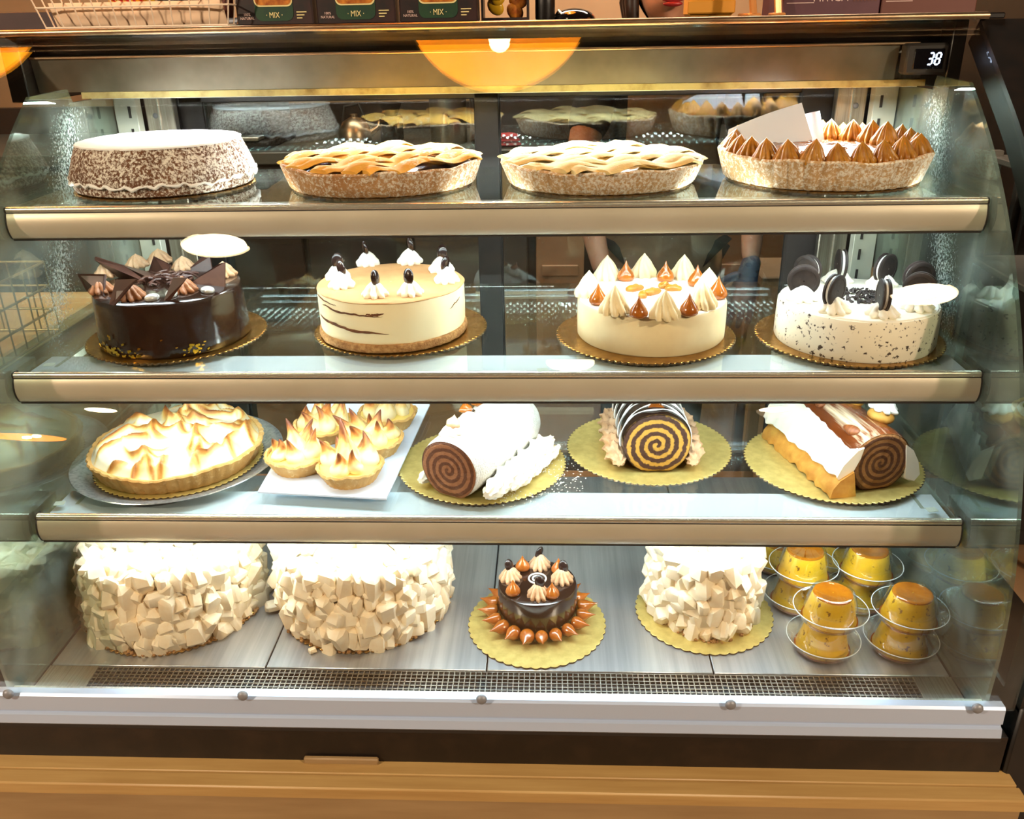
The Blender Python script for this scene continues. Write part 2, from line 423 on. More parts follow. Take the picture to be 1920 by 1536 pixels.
# deck panels, air grille and front rail
for k in range(4):
    x0, x1 = (-.757, -.384, -.0075, .3715)[k] + .0012, (-.384, -.0075, .3715, .757)[k] - .0012
    pw('deck_panel', box(x0, x1, -.095, .59, -.512, -.50, .0012), M_['deck'], case)
pw('deck_pan', box(-.757, .757, -.20, .60, -.53, -.518), M_['dark'], case)
gx0, gx1, gy0, gy1 = -.672, .695, -.150, -.099
gr = [box(x - .0007, x + .0007, gy0, gy1, -.5035, -.501) for x in [gx0 + i * (gx1 - gx0) / 152 for i in range(153)]]
gr += [box(gx0, gx1, y - .0007, y + .0007, -.5035, -.501) for y in [gy0 + i * (gy1 - gy0) / 6 for i in range(7)]]
g_ = pw('air_grille_mesh', merge(*gr), M_['steel'], case, smooth=False); g_['kind'] = 'stuff'
pw('grille_frame', merge(box(-.757, gx0, -.158, -.097, -.508, -.5005), box(gx1, .757, -.158, -.097, -.508, -.5005), box(-.757, .757, -.158, -.150, -.508, -.5002)), M_['steel'], case, smooth=False)
pw('sill_wall', sweepx([(-.158, -.503), (-.190, -.462), (-.1975, -.462), (-.1975, -.512), (-.158, -.512)], -.757, .757), M_['steel'], case, smooth=False)
pw('front_rail', sweepx([(-.2015, -.4555), (-.214, -.4555), (-.2175, -.459), (-.2185, -.4855), (-.2150, -.4885), (-.2150, -.4915), (-.2205, -.4935), (-.2235, -.508), (-.2205, -.512), (-.2015, -.512)], -.805, .781), M_['rail'], case, smooth=25)
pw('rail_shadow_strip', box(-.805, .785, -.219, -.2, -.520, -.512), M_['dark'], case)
for q in ((15, 1302), (455, 1305), (903, 1312), (1370, 1322), (1833, 1329)):
    c = aty(*q, -.2215)
    kn = lathe([(.0030, 0), (.0075, .0008), (.0085, .003), (.0075, .0062), (.0040, .0085)], 18)
    pw('rail_knob', xf(kn, T((c.x, -.2178, c.z), (pi / 2, 0, 0))), M_['knob'], case)
pw('kick_panel', box(-.86, .80, -.212, -.19, -.60, -.518, .001), M_['kick'], case)
pw('base_body', box(-.80, .80, -.185, .60, -.80, -.525), M_['black'], case)

# wooden plinth in front of the case
pl = thing('wooden_plinth', 'honey coloured wooden ledge running along the bottom of the display case', 'ledge', (0, -.23, FLOOR))
pw('top_board', box(-1.1, .815, -.238, -.195, -.606, -.588, .0015), M_['wood'], pl)
pw('edge_board', box(-1.1, .818, -.268, -.2395, -.612, -.5885, .0025), M_['wood'], pl)
pw('front_panel', box(-1.1, .812, -.264, -.20, FLOOR, -.610), M_['woodface'], pl)
ck = ob('wood_chip', box(-.06, .06, -.004, .004, 0, .012, .002), M_['woodface'], None, loc=(-.235, -.2170, -.5878)); tag(ck, 'small flat strip of wood tucked under the black base on the ledge', 'wood strip')

# ------------------------------------------------------------------ shelves
M_['sticker'] = mat('old_sticker', rgb(176, 190, 176), .6)
def shelf(z, label):
    f, r = SHELF_F[z], SHELF_R[z]
    t = thing('glass_shelf', label, 'shelf', (0, f, z), 0, 'lit glass shelves in the case')
    d = r - f
    ob('glass_pane', box(-.745, .745, .006, d, -.008, 0, .0008), M_['pane'], t, smooth=False)
    prof = [(.004, .001), (-.002, .0005), (-.004, -.002), (-.004, -.0065), (-.0035, -.0075), (-.0065, -.013), (-.0085, -.022), (-.0090, -.030), (-.0075, -.038), (-.004, -.046), (-.001, -.0495), (.003, -.0495), (.004, -.046)]
    ob('fascia', sweepx(prof[4:] + [(.004, -.0075)], -.75, .75), M_['fascia'], t, smooth=50)
    ob('fascia_lip', sweepx(prof[:5] + [(.004, -.0075)], -.75, .75), M_['lip'], t, smooth=50)
    ob('fascia_groove', box(-.75, .75, -.0042, .004, -.0088, -.0074), M_['dark'], t, smooth=False)
    ob('fascia_foot', box(-.75, .75, -.0015, .004, -.0520, -.0498), M_['dark'], t, smooth=False)
    for s in (-1, 1):
        ob('end_cap', sweepx([(y * 1.06 - .0003, zz) for y, zz in prof] + [(.012, -.046), (.012, .0)], s * .75, s * .7525), M_['dark'], t, smooth=False)
    dep = .099 if z == Z2 else (.074 if z == Z1 else .097)
    ob('light_tray', sweepx([(.005, -.009), (dep, -.009), (dep, -.014), (.045, -.038), (.005, -.046)], -.742, .742), M_['tray'], t, smooth=False)
    n = 74; dots = []
    for i in range(n):
        for row in (0, 1):
            x = -.715 + (i + .5 * row) * 1.43 / n
            dots.append(xf(box(-.0030, .0030, -.0008, .0008, -.0024, .0024), T((x, dep + .0016 - row * .0010, -.0125 - row * .006 - .004))))
    ls = ob('led_strip', box(-.74, .74, dep - .004, dep + .0005, -.026, -.012), M_['pcb'], t, smooth=False)
    e = ob('led_dots', merge(*dots), M_['led'], ls, smooth=False); e['kind'] = 'stuff'
    for x in (-.71, .71):
        ob('bracket', merge(box(x - .003, x + .003, .05, .53 - f, -.020, -.0085), box(x - .003, x + .003, .50 - f, .53 - f, -.045, -.0085)), M_['post'], t, smooth=False)
    return t
s1 = shelf(Z1, 'top glass shelf carrying the powdered cake and the three fluted tarts')
s2 = shelf(Z2, 'second glass shelf down, carrying four decorated round cakes')
s3 = shelf(Z3, 'third glass shelf down, carrying the meringue pie, tartlets and cake rolls')
for t, px, py, z in ((s2, 92, 684, Z2), (s2, 1017, 694, Z2), (s3, 112, 944, Z3), (s3, 1747, 956, Z3)):
    c = at(px, py, z + .0006) - Vector(t.location)
    ob('sticker', box(-.0085, .0085, -.007, .007, 0, .0005), M_['sticker'], t, loc=tuple(c), rot=(0, 0, .2), smooth=False)

# ------------------------------------------------------------------ lamps of the shop (seen mirrored in the curved glass)
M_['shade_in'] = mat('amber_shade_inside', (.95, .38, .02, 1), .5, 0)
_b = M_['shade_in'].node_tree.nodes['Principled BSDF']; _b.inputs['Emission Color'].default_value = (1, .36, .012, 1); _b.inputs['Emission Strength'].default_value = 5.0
M_['shade_out'] = mat('dark_shade_outside', rgb(60, 40, 26), .4, .6)
M_['bulb'] = emit('filament_bulb', (1, .72, .30, 1), 60)
M_['disc'] = emit('downlight_disc', (1, .80, .52, 1), 40)
def pendant(x, y, z, label, w=PEND_W):
    t = thing('pendant_lamp', label, 'lamp', (x, y, z), 0, 'amber pendant lamps over the counter')
    n = 14
    inn = [(.245 * cos(pi / 2 * k / n) ** .75 if k < n else .02, .20 * sin(pi / 2 * k / n)) for k in range(n + 1)]
    outp = [(r + .004, zz + .004) for r, zz in inn]
    prof = inn[::-1] + outp
    ob('shade_lining', lathe(inn, 48, cap0=False, cap1=False), M_['shade_in'], t)
    ob('shade', lathe(outp, 48, cap0=False), M_['shade_out'], t)
    ob('bulb', xf(lathe([(.001, -.085), (.016, -.080), (.028, -.062), (.030, -.044), (.024, -.020), (.014, 0)], 20, cap0=False), T((0, -.075, .105), (radians(-30), 0, 0))), M_['bulb'], t)
    ob('socket', xf(lathe([(.016, 0), (.020, .006), (.020, .05), (.012, .085)], 20), T((0, -.075, .105), (radians(-30), 0, 0))), M_['black'], t)
    ob('cord', tube([(0, 0, .2), (0, 0, CEIL - z)], .004, 8), M_['black'], t)
    l = bpy.data.lights.new('bulb_light', 'POINT'); l.energy = w; l.color = (1, .70, .34); l.shadow_soft_size = .03
    o = bpy.data.objects.new('bulb_light', l); COL.objects.link(o); o.parent = t; o.location = (0, 0, .005)
    return t
pendant(-.035, .70, 1.30, 'amber dome pendant lamp hanging over the middle of the case')
pendant(-1.46, .74, 1.30, 'amber dome pendant lamp hanging left of the case')
pendant(-3.49, -4.5, 1.50, 'amber dome pendant lamp far behind the viewer')
for k, (x, y, lb) in enumerate(((-1.1, -.80, 'round ceiling downlight mirrored above the dark chocolate cake'), (1.55, -1.43, 'round ceiling downlight mirrored in front of the sandwich cookie cake'), (-2.86, -4.1, 'round ceiling downlight mirrored left of the meringue pie'), (1.53, -4.07, 'round ceiling downlight mirrored left of the almond roll'))):
    t = thing('downlight', lb, 'lamp', (x, y, CEIL), 0, 'ceiling downlights in front of the case')
    ob('ring', lathe([(.10, -.001), (.12, -.004), (.125, 0)], 32, cap0=False, cap1=False), M_['black'], t)
    ob('lens', lathe([(.001, -.0015), (.10, -.0015), (.10, 0)], 32, cap0=False, cap1=False), M_['disc'], t)
# ================================================================== baked goods
C_ = {}
C_['gold'] = mat('gold_foil_card', rgb(196, 150, 74), .27, .9, rgb(160, 116, 52), 50, .35, .65, bump=.25, bs=160, bd=.0008)
C_['gold2'] = mat('pale_gold_card', rgb(226, 206, 126), .40, .5, rgb(206, 184, 106), 70, .35, .65, bump=.2, bs=220, bd=.0006)
C_['edge'] = mat('card_edge', rgb(92, 70, 34), .6, 0, rgb(60, 44, 22), 60)
C_['cream'] = mat('whipped_cream', rgb(250, 244, 228), .55, sss=.15, bump=.12, bs=90, bd=.0008)
C_['mousse'] = mat('pale_mousse', rgb(244, 226, 180), .5, 0, rgb(236, 214, 166), 30, .35, .7, sss=.1, bump=.1, bs=60, bd=.0008)
C_['choc'] = mat('dark_glaze', rgb(40, 24, 16), .16, 0, rgb(50, 30, 20), 14, .4, .7, coat=.6, bump=.35, bs=16, bd=.003)
C_['choc2'] = mat('chocolate_plate', rgb(66, 38, 29), .38, 0, rgb(78, 48, 36), 40)
C_['mocha'] = mat('mocha_cream', rgb(150, 96, 60), .48, 0, rgb(172, 118, 80), 60, bump=.1, bs=120)
C_['mochal'] = mat('light_mocha_cream', rgb(214, 176, 138), .5, 0, rgb(196, 152, 112), 60, bump=.1, bs=120)
C_['caramel'] = mat('caramel', rgb(176, 98, 28), .2, 0, rgb(150, 78, 20), 30, coat=.6)
C_['dulce'] = mat('dulce_de_leche', rgb(184, 126, 34), .4, 0, rgb(160, 100, 22), 40, coat=.15)
C_['cocoa'] = mat('cocoa_top', rgb(206, 158, 104), .8, 0, rgb(190, 138, 86), 20, .3, .7, bump=.2, bs=300)
C_['crumb'] = mat('crumb_base', rgb(196, 150, 92), .85, 0, rgb(146, 98, 52), 130, .35, .65, bump=.9, bs=260, bd=.003)
C_['lady'] = mat('coffee_sponge', rgb(112, 66, 26), .7, 0, rgb(84, 46, 18), 80)
C_['bean'] = mat('chocolate_bean', rgb(44, 28, 24), .22, coat=.5)
C_['silver'] = mat('pearl_candy', rgb(206, 204, 196), .22, .25, coat=.5)
C_['cookie'] = mat('black_wafer', rgb(48, 36, 32), .6, 0, rgb(36, 26, 24), 90, bump=.5, bs=260, bd=.001)
C_['white'] = mat('white_filling', rgb(244, 240, 232), .6)
C_['puff'] = mat('golden_pastry', rgb(222, 170, 78), .6, 0, rgb(190, 126, 44), 30, .35, .7, bump=.4, bs=60, bd=.003)
C_['nut'] = mat('almond_skin', rgb(150, 86, 40), .5, 0, rgb(120, 62, 26), 40, stretch=(1, 6, 1))
C_['paper'] = mat('white_paper', rgb(220, 230, 248), .8)
C_['plate'] = mat('speckled_metal_plate', rgb(196, 204, 208), .28, .75, rgb(160, 170, 176), 150, .45, .62, bump=.5, bs=200, bd=.001)
C_['sugar'] = mat('icing_sugar', rgb(252, 250, 248), .9, bump=.5, bs=300, bd=.001)
def crust_mat(name, a, b, sug, amt, zs):
    """baked shortcrust dusted with sugar"""
    t = NT(name); base = t.ramp(t.noise(22, 4), [(.3, a), (.7, b)])
    n = t.noise(zs, 3, rough=.75); big = t.noise(9, 2)
    f = t.math('MULTIPLY', t.math('SUBTRACT', t.math('ADD', n, t.math('MULTIPLY', big, .25)), amt), 7.0, clamp=True)
    t.set(Base_Color=t.mix(f, base, sug), Roughness=.85); t.bump(n, .8, .002); return t.m
C_['crust'] = crust_mat('sugared_crust', rgb(180, 126, 76), rgb(204, 156, 104), rgb(244, 232, 214), .60, 190)
C_['crust2'] = crust_mat('pale_sugared_crust', rgb(196, 152, 100), rgb(214, 174, 124), rgb(248, 238, 222), .57, 190)
C_['ptart'] = crust_mat('butter_crust', rgb(204, 156, 86), rgb(222, 180, 112), rgb(236, 206, 146), .70, 90)
C_['strip'] = crust_mat('golden_lattice', rgb(222, 162, 62), rgb(238, 186, 88), rgb(250, 238, 220), .70, 45)
C_['strip2'] = crust_mat('pale_lattice', rgb(226, 196, 128), rgb(240, 218, 160), rgb(250, 244, 228), .74, 60)
C_['jam'] = mat('berry_jam', rgb(40, 20, 34), .2, 0, rgb(150, 140, 160), 60, .55, .72, coat=.4)
C_['apple'] = mat('pale_filling', rgb(236, 222, 172), .4, 0, rgb(200, 170, 110), 60, .5, .7, coat=.2)
C_['ccake'] = crust_mat('dusted_chocolate_sponge', rgb(94, 58, 36), rgb(122, 80, 50), rgb(240, 232, 220), .575, 210)

def scallop(R, n, amp=.026, sub=6):
    return [((R * (1 - amp + amp * abs(sin(pi * n * i / (n * sub))))) * cos(2 * pi * i / (n * sub)), (R * (1 - amp + amp * abs(sin(pi * n * i / (n * sub))))) * sin(2 * pi * i / (n * sub))) for i in range(n * sub)]
def board(R, x, y, z, label, m='gold', n=84, rz=0.0, group='scalloped gold cake boards'):
    P = scallop(R, n); k = len(P)
    V = [(a, b, 0) for a, b in P] + [(a, b, .0026) for a, b in P] + [(a * .992, b * .992, .0032) for a, b in P]
    Fc = [tuple(range(k))[::-1]] + [(i, (i + 1) % k, k + (i + 1) % k, k + i) for i in range(k)] + [(k + i, k + (i + 1) % k, 2 * k + (i + 1) % k, 2 * k + i) for i in range(k)] + [tuple(range(2 * k, 3 * k))]
    me = mk('cake_board', (V, Fc), [C_[m], C_['edge']], smooth=False, fix=False)
    for i, p in enumerate(me.polygons): p.material_index = 0 if i > k else 1
    o = put('cake_board', me, None, (x, y, z + .0002), (0, 0, rz)); return tag(o, label, 'cake board', group)
BT = .0036   # board thickness plus a hair

def rosette_vf(R, h, n=8, amp=.17, tw=2.2, seg=None, rows=12, tip=.04, dome=.55):
    """star-piped rosette: bulging ridged mound drawn up to a soft point"""
    prof = []
    for k in range(rows + 1):
        t = k / rows
        a = sqrt(max(0, 1 - (t * .98) ** 2)) * (.84 + .16 * sin(pi * min(1, t * 2.6)))   # round mound
        b = (1 - t) ** .95                                                               # cone
        prof.append((max(R * (dome * a * (1 - t ** 6) + (1 - dome) * b) + R * tip * t * (1 - t), R * .02), h * t))
    seg = seg or n * 6
    return lathe(prof, seg, mod=lambda th, k, t: 1 + amp * (1 - .75 * t) * (abs(cos((n * th + tw * t * n * .45) / 2)) * 2 - 1.25))
def swirl_vf(R, h, turns=2.3, ridges=5, seg=120):
    """soft-serve style piped whip: a tapering rope coiled upwards"""
    path, rad = [], []
    for i in range(seg + 1):
        t = i / seg; a = 2 * pi * turns * t
        rr = R * .62 * (1 - t) ** .8
        path.append((rr * cos(a), rr * sin(a), h * (.16 + .74 * t ** 1.1))); rad.append(R * (.42 * (1 - t) + .10))
    path.append((0, 0, h)); rad.append(.0008)
    v, f = tube(path, rad, 8)
    return v, f
def kiss_vf(R, h, n=18, bend=0.0):
    prof = [(R * .72, 0), (R * .98, h * .10), (R, h * .22), (R * .84, h * .40), (R * .52, h * .58), (R * .24, h * .76), (R * .08, h * .92), (R * .01, h)]
    v, f = lathe(prof, n, cap1=True)
    return [(x + bend * (z / h) ** 2, y, z) for x, y, z in v], f
ROS = {}
def me_(key, fn, m):
    if key not in ROS: ROS[key] = mk(key.split('|')[0], fn(), m, smooth=50)
    return ROS[key]
def fluted(R0, R1, z0, z1, n=40, amp=.022, lip=.006, inner=True, wall=.010, sub=6, rnd=0):
    """fluted tart shell: outside ridged, rim, short inner wall"""
    prof = [(R0 * .97, z0), (R0, z0 + .003), ((R0 + R1) / 2, (z0 + z1) / 2), (R1, z1 - .003), (R1 - .002, z1)]
    if inner: prof += [(R1 - wall, z1 - .001), (R1 - wall - .002, z1 - lip)]
    rs = random.Random(rnd)
    ph = [rs.uniform(0, 6.28) for _ in range(3)]
    def mod(th, k, t):
        a = amp if k < 5 else 0
        return 1 + a * (abs(sin(n * th / 2)) - .5) + .006 * sin(3 * th + ph[0]) + .004 * sin(7 * th + ph[1])
    v, f = lathe(prof, n * sub, mod, cap1=not inner)
    if rnd: v = [(x, y, z + (.0016 * sin(5 * atan2(y, x) + ph[2]) + .001 * sin(13 * atan2(y, x) + ph[0])) * (1 if z > (z0 + z1) / 2 else 0)) for x, y, z in v]
    return v, f

# ------------------------------------------------------------------ row 1
# powdered chocolate cake
board(.150, -.5664, .2687, Z1, 'gold card board under the powdered sugar cake', n=60)
t = thing('powdered_cake', 'tall flared chocolate cake dusted white with powdered sugar, top shelf', 'cake', (-.5664, .2687, Z1 + BT), .4)
prof = [(.140, 0), (.146, .003), (.148, .010), (.1465, .0145), (.151, .018), (.152, .024), (.148, .036), (.1405, .056), (.1345, .070), (.1315, .0745)]
v, f = lathe(prof, 180, lambda th, k, q: 1 + (.012 * (abs(sin(18 * th)) - .5) if 3 < k < 9 else .004 * sin(23 * th)) + .004 * sin(4 * th))
v = [(x, y, z + (.0022 * noise.noise(Vector((x * 60, y * 60, z * 60))) if .008 < z < .03 else 0)) for x, y, z in v]
ob('cake_body', (v, f), C_['ccake'], t)
bead = [(.1515 + .0016 * sin(23 * a), a) for a in [2 * pi * k / 160 for k in range(160)]]
ob('sugar_bead', tube([(r * cos(a), r * sin(a), .0190 + .0022 * sin(31 * a + 1) + .0014 * sin(7 * a) + .0012 * sin(53 * a)) for r, a in bead], [.0012 + .0022 * abs(sin(15.5 * a + sin(5 * a))) for r, a in bead], 7, True), C_['sugar'], t)
n = 10
tp = [(.1335, .0738)] + [(.1325 * (1 - k / n) + .0005, .0762 + .0012 * sin(k)) for k in range(n + 1)]
ob('sugar_top', lathe(tp, 120, lambda th, k, q: 1 + .012 * sin(4 * th) * (k < 3) + .006 * sin(37 * th) * (k < 2) + .007 * sin(19 * th + 1) * (k < 2), cap0=False, cap1=True), C_['sugar'], t)

def lattice_tart(x, y, R0, R1, h, label, crust, fill, strip, rz, seed, ns=5, wd=.037, sag=0.0):
    t = thing('lattice_tart', label, 'tart', (x, y, Z1 + BT), rz)
    ob('crust', fluted(R0, R1, 0, h, 44, .016, .008, True, .008, 6, seed), C_[crust], t)
    rr = random.Random(seed)
    fp = [(R1 - .009, h - .009), (R1 * .7, h - .006), (R1 * .35, h - .005), (.001, h - .005)]
    v, f = lathe(fp, 60, cap0=False, cap1=False)
    v = [(a, b, c + .002 * noise.noise(Vector((a * 70, b * 70, seed)))) for a, b, c in v]
    ob('filling', (v, f), C_[fill], t)
    for di in (0, 1):
        ang = radians(38 if di == 0 else -34)
        for i in range(ns):
            off = (i - (ns - 1) / 2) * (2 * R1 * .86 / ns) + rr.uniform(-.004, .004)
            half = sqrt(max(0, (R1 - .007) ** 2 - off ** 2))
            m = 26; V, Fc = [], []
            w = wd * rr.uniform(.85, 1.1) / 2
            for k in range(m + 1):
                s = -half + 2 * half * k / m
                over = cos(pi * s / (2 * R1 * .86 / ns) + pi * (i + di))
                edge = min(1, (half - abs(s)) / .016)
                zc = h - .0015 + (.0042 + .0048 * over) * edge - sag * edge * (1 - (off * off + s * s) / R1 ** 2)
                ww = w * (1 + .10 * sin(s * 60 + i)); 
                for q in range(7):
                    u = -1 + 2 * q / 6
                    V.append((s, off + ww * u, zc + .0058 * sqrt(max(0, 1 - u * u * .96)) + .0006 * noise.noise(Vector((s * 90, u * 2, i + seed)))))
                V.append((s, off + ww * .8, zc - .001)); V.append((s, off - ww * .8, zc - .001))
            for k in range(m):
                for q in range(9): Fc.append((k * 9 + q, k * 9 + (q + 1) % 9, (k + 1) * 9 + (q + 1) % 9, (k + 1) * 9 + q))
            Fc += [tuple(range(9)), tuple(m * 9 + q for q in range(9))[::-1]]
            ob('lattice_strip', (V, Fc), C_[strip], t, rot=(0, 0, ang + (pi / 2 if di else 0)))
    return t
TB = 'thin gold boards under the tarts'
board(.152, -.187, .262, Z1, 'thin gold board under the berry lattice tart', n=64)
lattice_tart(-.187, .2650, .156, .1680, .040, 'golden lattice tart with dark berry filling and dusted fluted crust', 'crust', 'jam', 'strip', .1, 3)
board(.152, .184, .2640, Z1, 'thin gold board under the pale lattice tart', n=64)
lattice_tart(.184, .2670, .156, .1690, .037, 'pale lattice tart with cream coloured strips and sandy crust', 'crust2', 'apple', 'strip2', -.25, 8, 5, .042, .004)

# caramel rosette tart with two sheets of paper behind
board(.156, .556, .276, Z1, 'thin gold board under the caramel rosette tart', n=64)
t = thing('caramel_tart', 'crumbly tart ringed with ridged caramel rosettes and glazed nut filling', 'tart', (.556, .280, Z1 + BT))
ob('crust', fluted(.158, .1705, 0, .047, 44, .02, .010, True, .009, 6, 5), C_['crust2'], t)
v, f = lathe([(.158, .038), (.12, .046), (.06, .049), (.001, .050)], 72, cap0=False, cap1=False)
v, f = lathe([(.158 - .158 * k / 14 + .0006, .040 + .012 * (1 - (1 - k / 14) ** 2)) for k in range(15)], 72, cap0=False, cap1=True)
v = [(a, b, c + .004 * noise.noise(Vector((a * 80, b * 80, 2))) + .003 * noise.noise(Vector((a * 200, b * 200, 5)))) for a, b, c in v]
C_['nutglaze'] = mat('glazed_nuts', rgb(150, 74, 14), .12, 0, rgb(196, 150, 110), 70, .45, .7, coat=.9, bump=.8, bs=120, bd=.003)
ob('nut_filling', (v, f), C_['nutglaze'], t)
rme = me_('rosette|dulce', lambda: rosette_vf(.0215, .035, 11, .18, .3, dome=.65), C_['dulce'])
for i in range(25):
    a = 2 * pi * i / 25 + .06; back = sin(a)
    s = 1 + R_.uniform(-.06, .06)
    put('rosette', rme, t, (.1475 * cos(a), .1475 * sin(a), .0405), (R_.uniform(-.12, .12), R_.uniform(-.12, .12), R_.uniform(0, 6)), (s, s, s * R_.uniform(.92, 1.1)))
for a in (.15, .5, .85, 1.2, 1.55):
    s = R_.uniform(.95, 1.1); put('rosette', rme, t, (.108 * cos(a), .108 * sin(a), .048), (0, 0, a * 7), (s, s, s))
def paper(name, P, th, label, bend=.006):
    # P four corners (x,y,z) of a thin, slightly curled sheet
    V, Fc = [], []; n = 8
    A, B, Cc, D = [Vector(q) for q in P]; nrm = (B - A).cross(D - A).normalized()
    for sgn in (0, 1):
        for i in range(n + 1):
            for j in range(n + 1):
                u, w = i / n, j / n
                p_ = (A * (1 - u) + B * u) * (1 - w) + (D * (1 - u) + Cc * u) * w
                V.append(tuple(p_ + nrm * (bend * sin(pi * u) + sgn * th)))
    N = (n + 1) ** 2; g = lambda s_, i, j: s_ * N + i * (n + 1) + j
    for i in range(n):
        for j in range(n):
            Fc.append((g(0, i, j), g(0, i, j + 1), g(0, i + 1, j + 1), g(0, i + 1, j))); Fc.append((g(1, i, j), g(1, i + 1, j), g(1, i + 1, j + 1), g(1, i, j + 1)))
    for i in range(n):
        for j, k in ((0, 0), (n, 1)): Fc.append((g(0, i, j), g(0, i + 1, j), g(1, i + 1, j), g(1, i, j)))
        Fc.append((g(0, 0, i), g(0, 0, i + 1), g(1, 0, i + 1), g(1, 0, i))); Fc.append((g(0, n, i), g(0, n, i + 1), g(1, n, i + 1), g(1, n, i)))
    return tag(ob(name, (V, Fc), C_['paper'], smooth=60), label, 'paper')
py = .345
q = [tuple(aty(*c, yy)) for c, yy in (((1362, 268), .318), ((1530, 285), .318), ((1503, 193), .350), ((1366, 243), .335))]
paper('paper_sheet', q, .0006, 'large white paper sheet leaning in the caramel rosette tart')
q = [tuple(aty(*c, yy)) for c, yy in (((1500, 285), .358), ((1549, 285), .358), ((1537, 208), .375), ((1508, 214), .372))]
paper('paper_sheet', q, .0006, 'smaller white paper sheet peeking out behind the larger one')

# ------------------------------------------------------------------ row 2
# dark chocolate cake
board(.1525, -.556, .184, Z2, 'gold scalloped board under the dark glazed chocolate cake', rz=.03)
CX_, CY_, H = -.553, .170, .093
t = thing('chocolate_cake', 'dark glazed chocolate cake topped with mocha rosettes and chocolate shards', 'cake', (CX_, CY_, Z2 + BT))
v, f = lathe([(.122, 0), (.125, .004), (.124, .020), (.1215, .05), (.1215, .082), (.1195, .0895), (.114, .0925), (.06, .093), (.001, .093)], 120, lambda th, k, q: 1 + .005 * sin(5 * th + k * .6) + .004 * sin(11 * th - k), cap1=False)
ob('cake_body', (v, f), C_['choc'], t)
def top_at(px, py, zt):
    p_ = at(px, py, zt); return p_
rm = me_('rosette|mocha', lambda: rosette_vf(.0205, .026, 9, .26, 1.1, dome=.9), C_['mocha'])
rm2 = me_('rosette|mochal', lambda: rosette_vf(.0205, .026, 9, .26, 1.1, dome=.9), C_['mochal'])
ZT = Z2 + BT + .092
for px, py, mm in ((192, 548, rm), (248, 560, rm), (345, 547, rm), (204, 517, rm2), (258, 500, rm2), (421, 517, rm2), (345, 505, rm2), (300, 492, rm2)):
    p_ = top_at(px, py, ZT); s = R_.uniform(.95, 1.1)
    put('rosette', mm, t, (p_.x - CX_, p_.y - CY_, .0915), (0, 0, R_.uniform(0, 6)), s)
def shard(pts, th=.0028):
    P = [Vector(q) for q in pts]; nr = (P[1] - P[0]).cross(P[2] - P[0]).normalized() * th
    k = len(P); V = [tuple(p_) for p_ in P] + [tuple(p_ + nr) for p_ in P]
    return V, [tuple(range(k))[::-1], tuple(range(k, 2 * k))] + [(i, (i + 1) % k, k + (i + 1) % k, k + i) for i in range(k)]
def SH(base, tips, dz, lean=(0, 0)):
    """shard standing on the cake: two base pixels on the top, then (pixel x, pixel y) of the upper corners at the base's depth"""
    b = [top_at(*q, ZT - .002) for q in base]; ym = sum(p_.y for p_ in b) / len(b)
    u = [aty(*q, ym + dz) for q in tips]
    ob('chocolate_shard', shard([tuple(Vector((p_.x - CX_, p_.y - CY_, p_.z - Z2 - BT))) for p_ in b + u]), C_['choc2'], t, smooth=False)
SH([(166, 548), (196, 556)], [(200, 515), (147, 514)], .004)
SH([(207, 572), (216, 574)], [(258, 524), (220, 526)], .012)
SH([(306, 566), (318, 565)], [(352, 520), (325, 520)], .012)
SH([(352, 534), (423, 540)], [(423, 492), (412, 495)], .0)
SH([(225, 520), (280, 530)], [(232, 498), (180, 481), (180, 487)], .004)
SH([(236, 515), (300, 534)], [(306, 521), (222, 497)], .02)
SH([(280, 512), (315, 520)], [(322, 498), (290, 482)], .01)
SH([(350, 510), (400, 512)], [(395, 482), (385, 478)], .01)
sv = me_('pearl_candy', lambda: sphere(.0105, 16, 10, (1.25, .95, .62)), C_['silver'])
for px, py in ((286, 563), (390, 549), (303, 508), (322, 556)):
    p_ = top_at(px, py, ZT); put('pearl_candy', sv, t, (p_.x - CX_, p_.y - CY_, .0965), (0, 0, R_.uniform(0, 3)))
cur = [xf(tube([(-.012, 0, 0), (-.004, .003, .003), (.005, .001, .004), (.012, -.004, .001)], .0022, 6), T((R_.uniform(-.04, .04), R_.uniform(-.02, .04), .094 + R_.uniform(0, .008)), (0, R_.uniform(-.5, .5), R_.uniform(0, 6)))) for _ in range(46)]
o = ob('chocolate_curls', merge(*cur), C_['choc2'], t); o['kind'] = 'stuff'
C_['leaf'] = mat('gold_leaf', rgb(222, 170, 50), .25, 1.0)
fl = []
for _ in range(70):
    a = R_.choice([R_.gauss(-2.05, .22), R_.gauss(-2.05, .22), R_.gauss(-.95, .12)]); z = abs(R_.gauss(0, .011)) + .004
    r = .1265; s = R_.uniform(.0012, .0042)
    fl.append(xf(box(-s, s, -.0004, .0004, -s * .5, s * .5), T((r * cos(a), r * sin(a), z), (0, R_.uniform(-.6, .6), a + pi / 2))))
o = ob('gold_flecks', merge(*fl), C_['leaf'], t, smooth=False); o['kind'] = 'stuff'

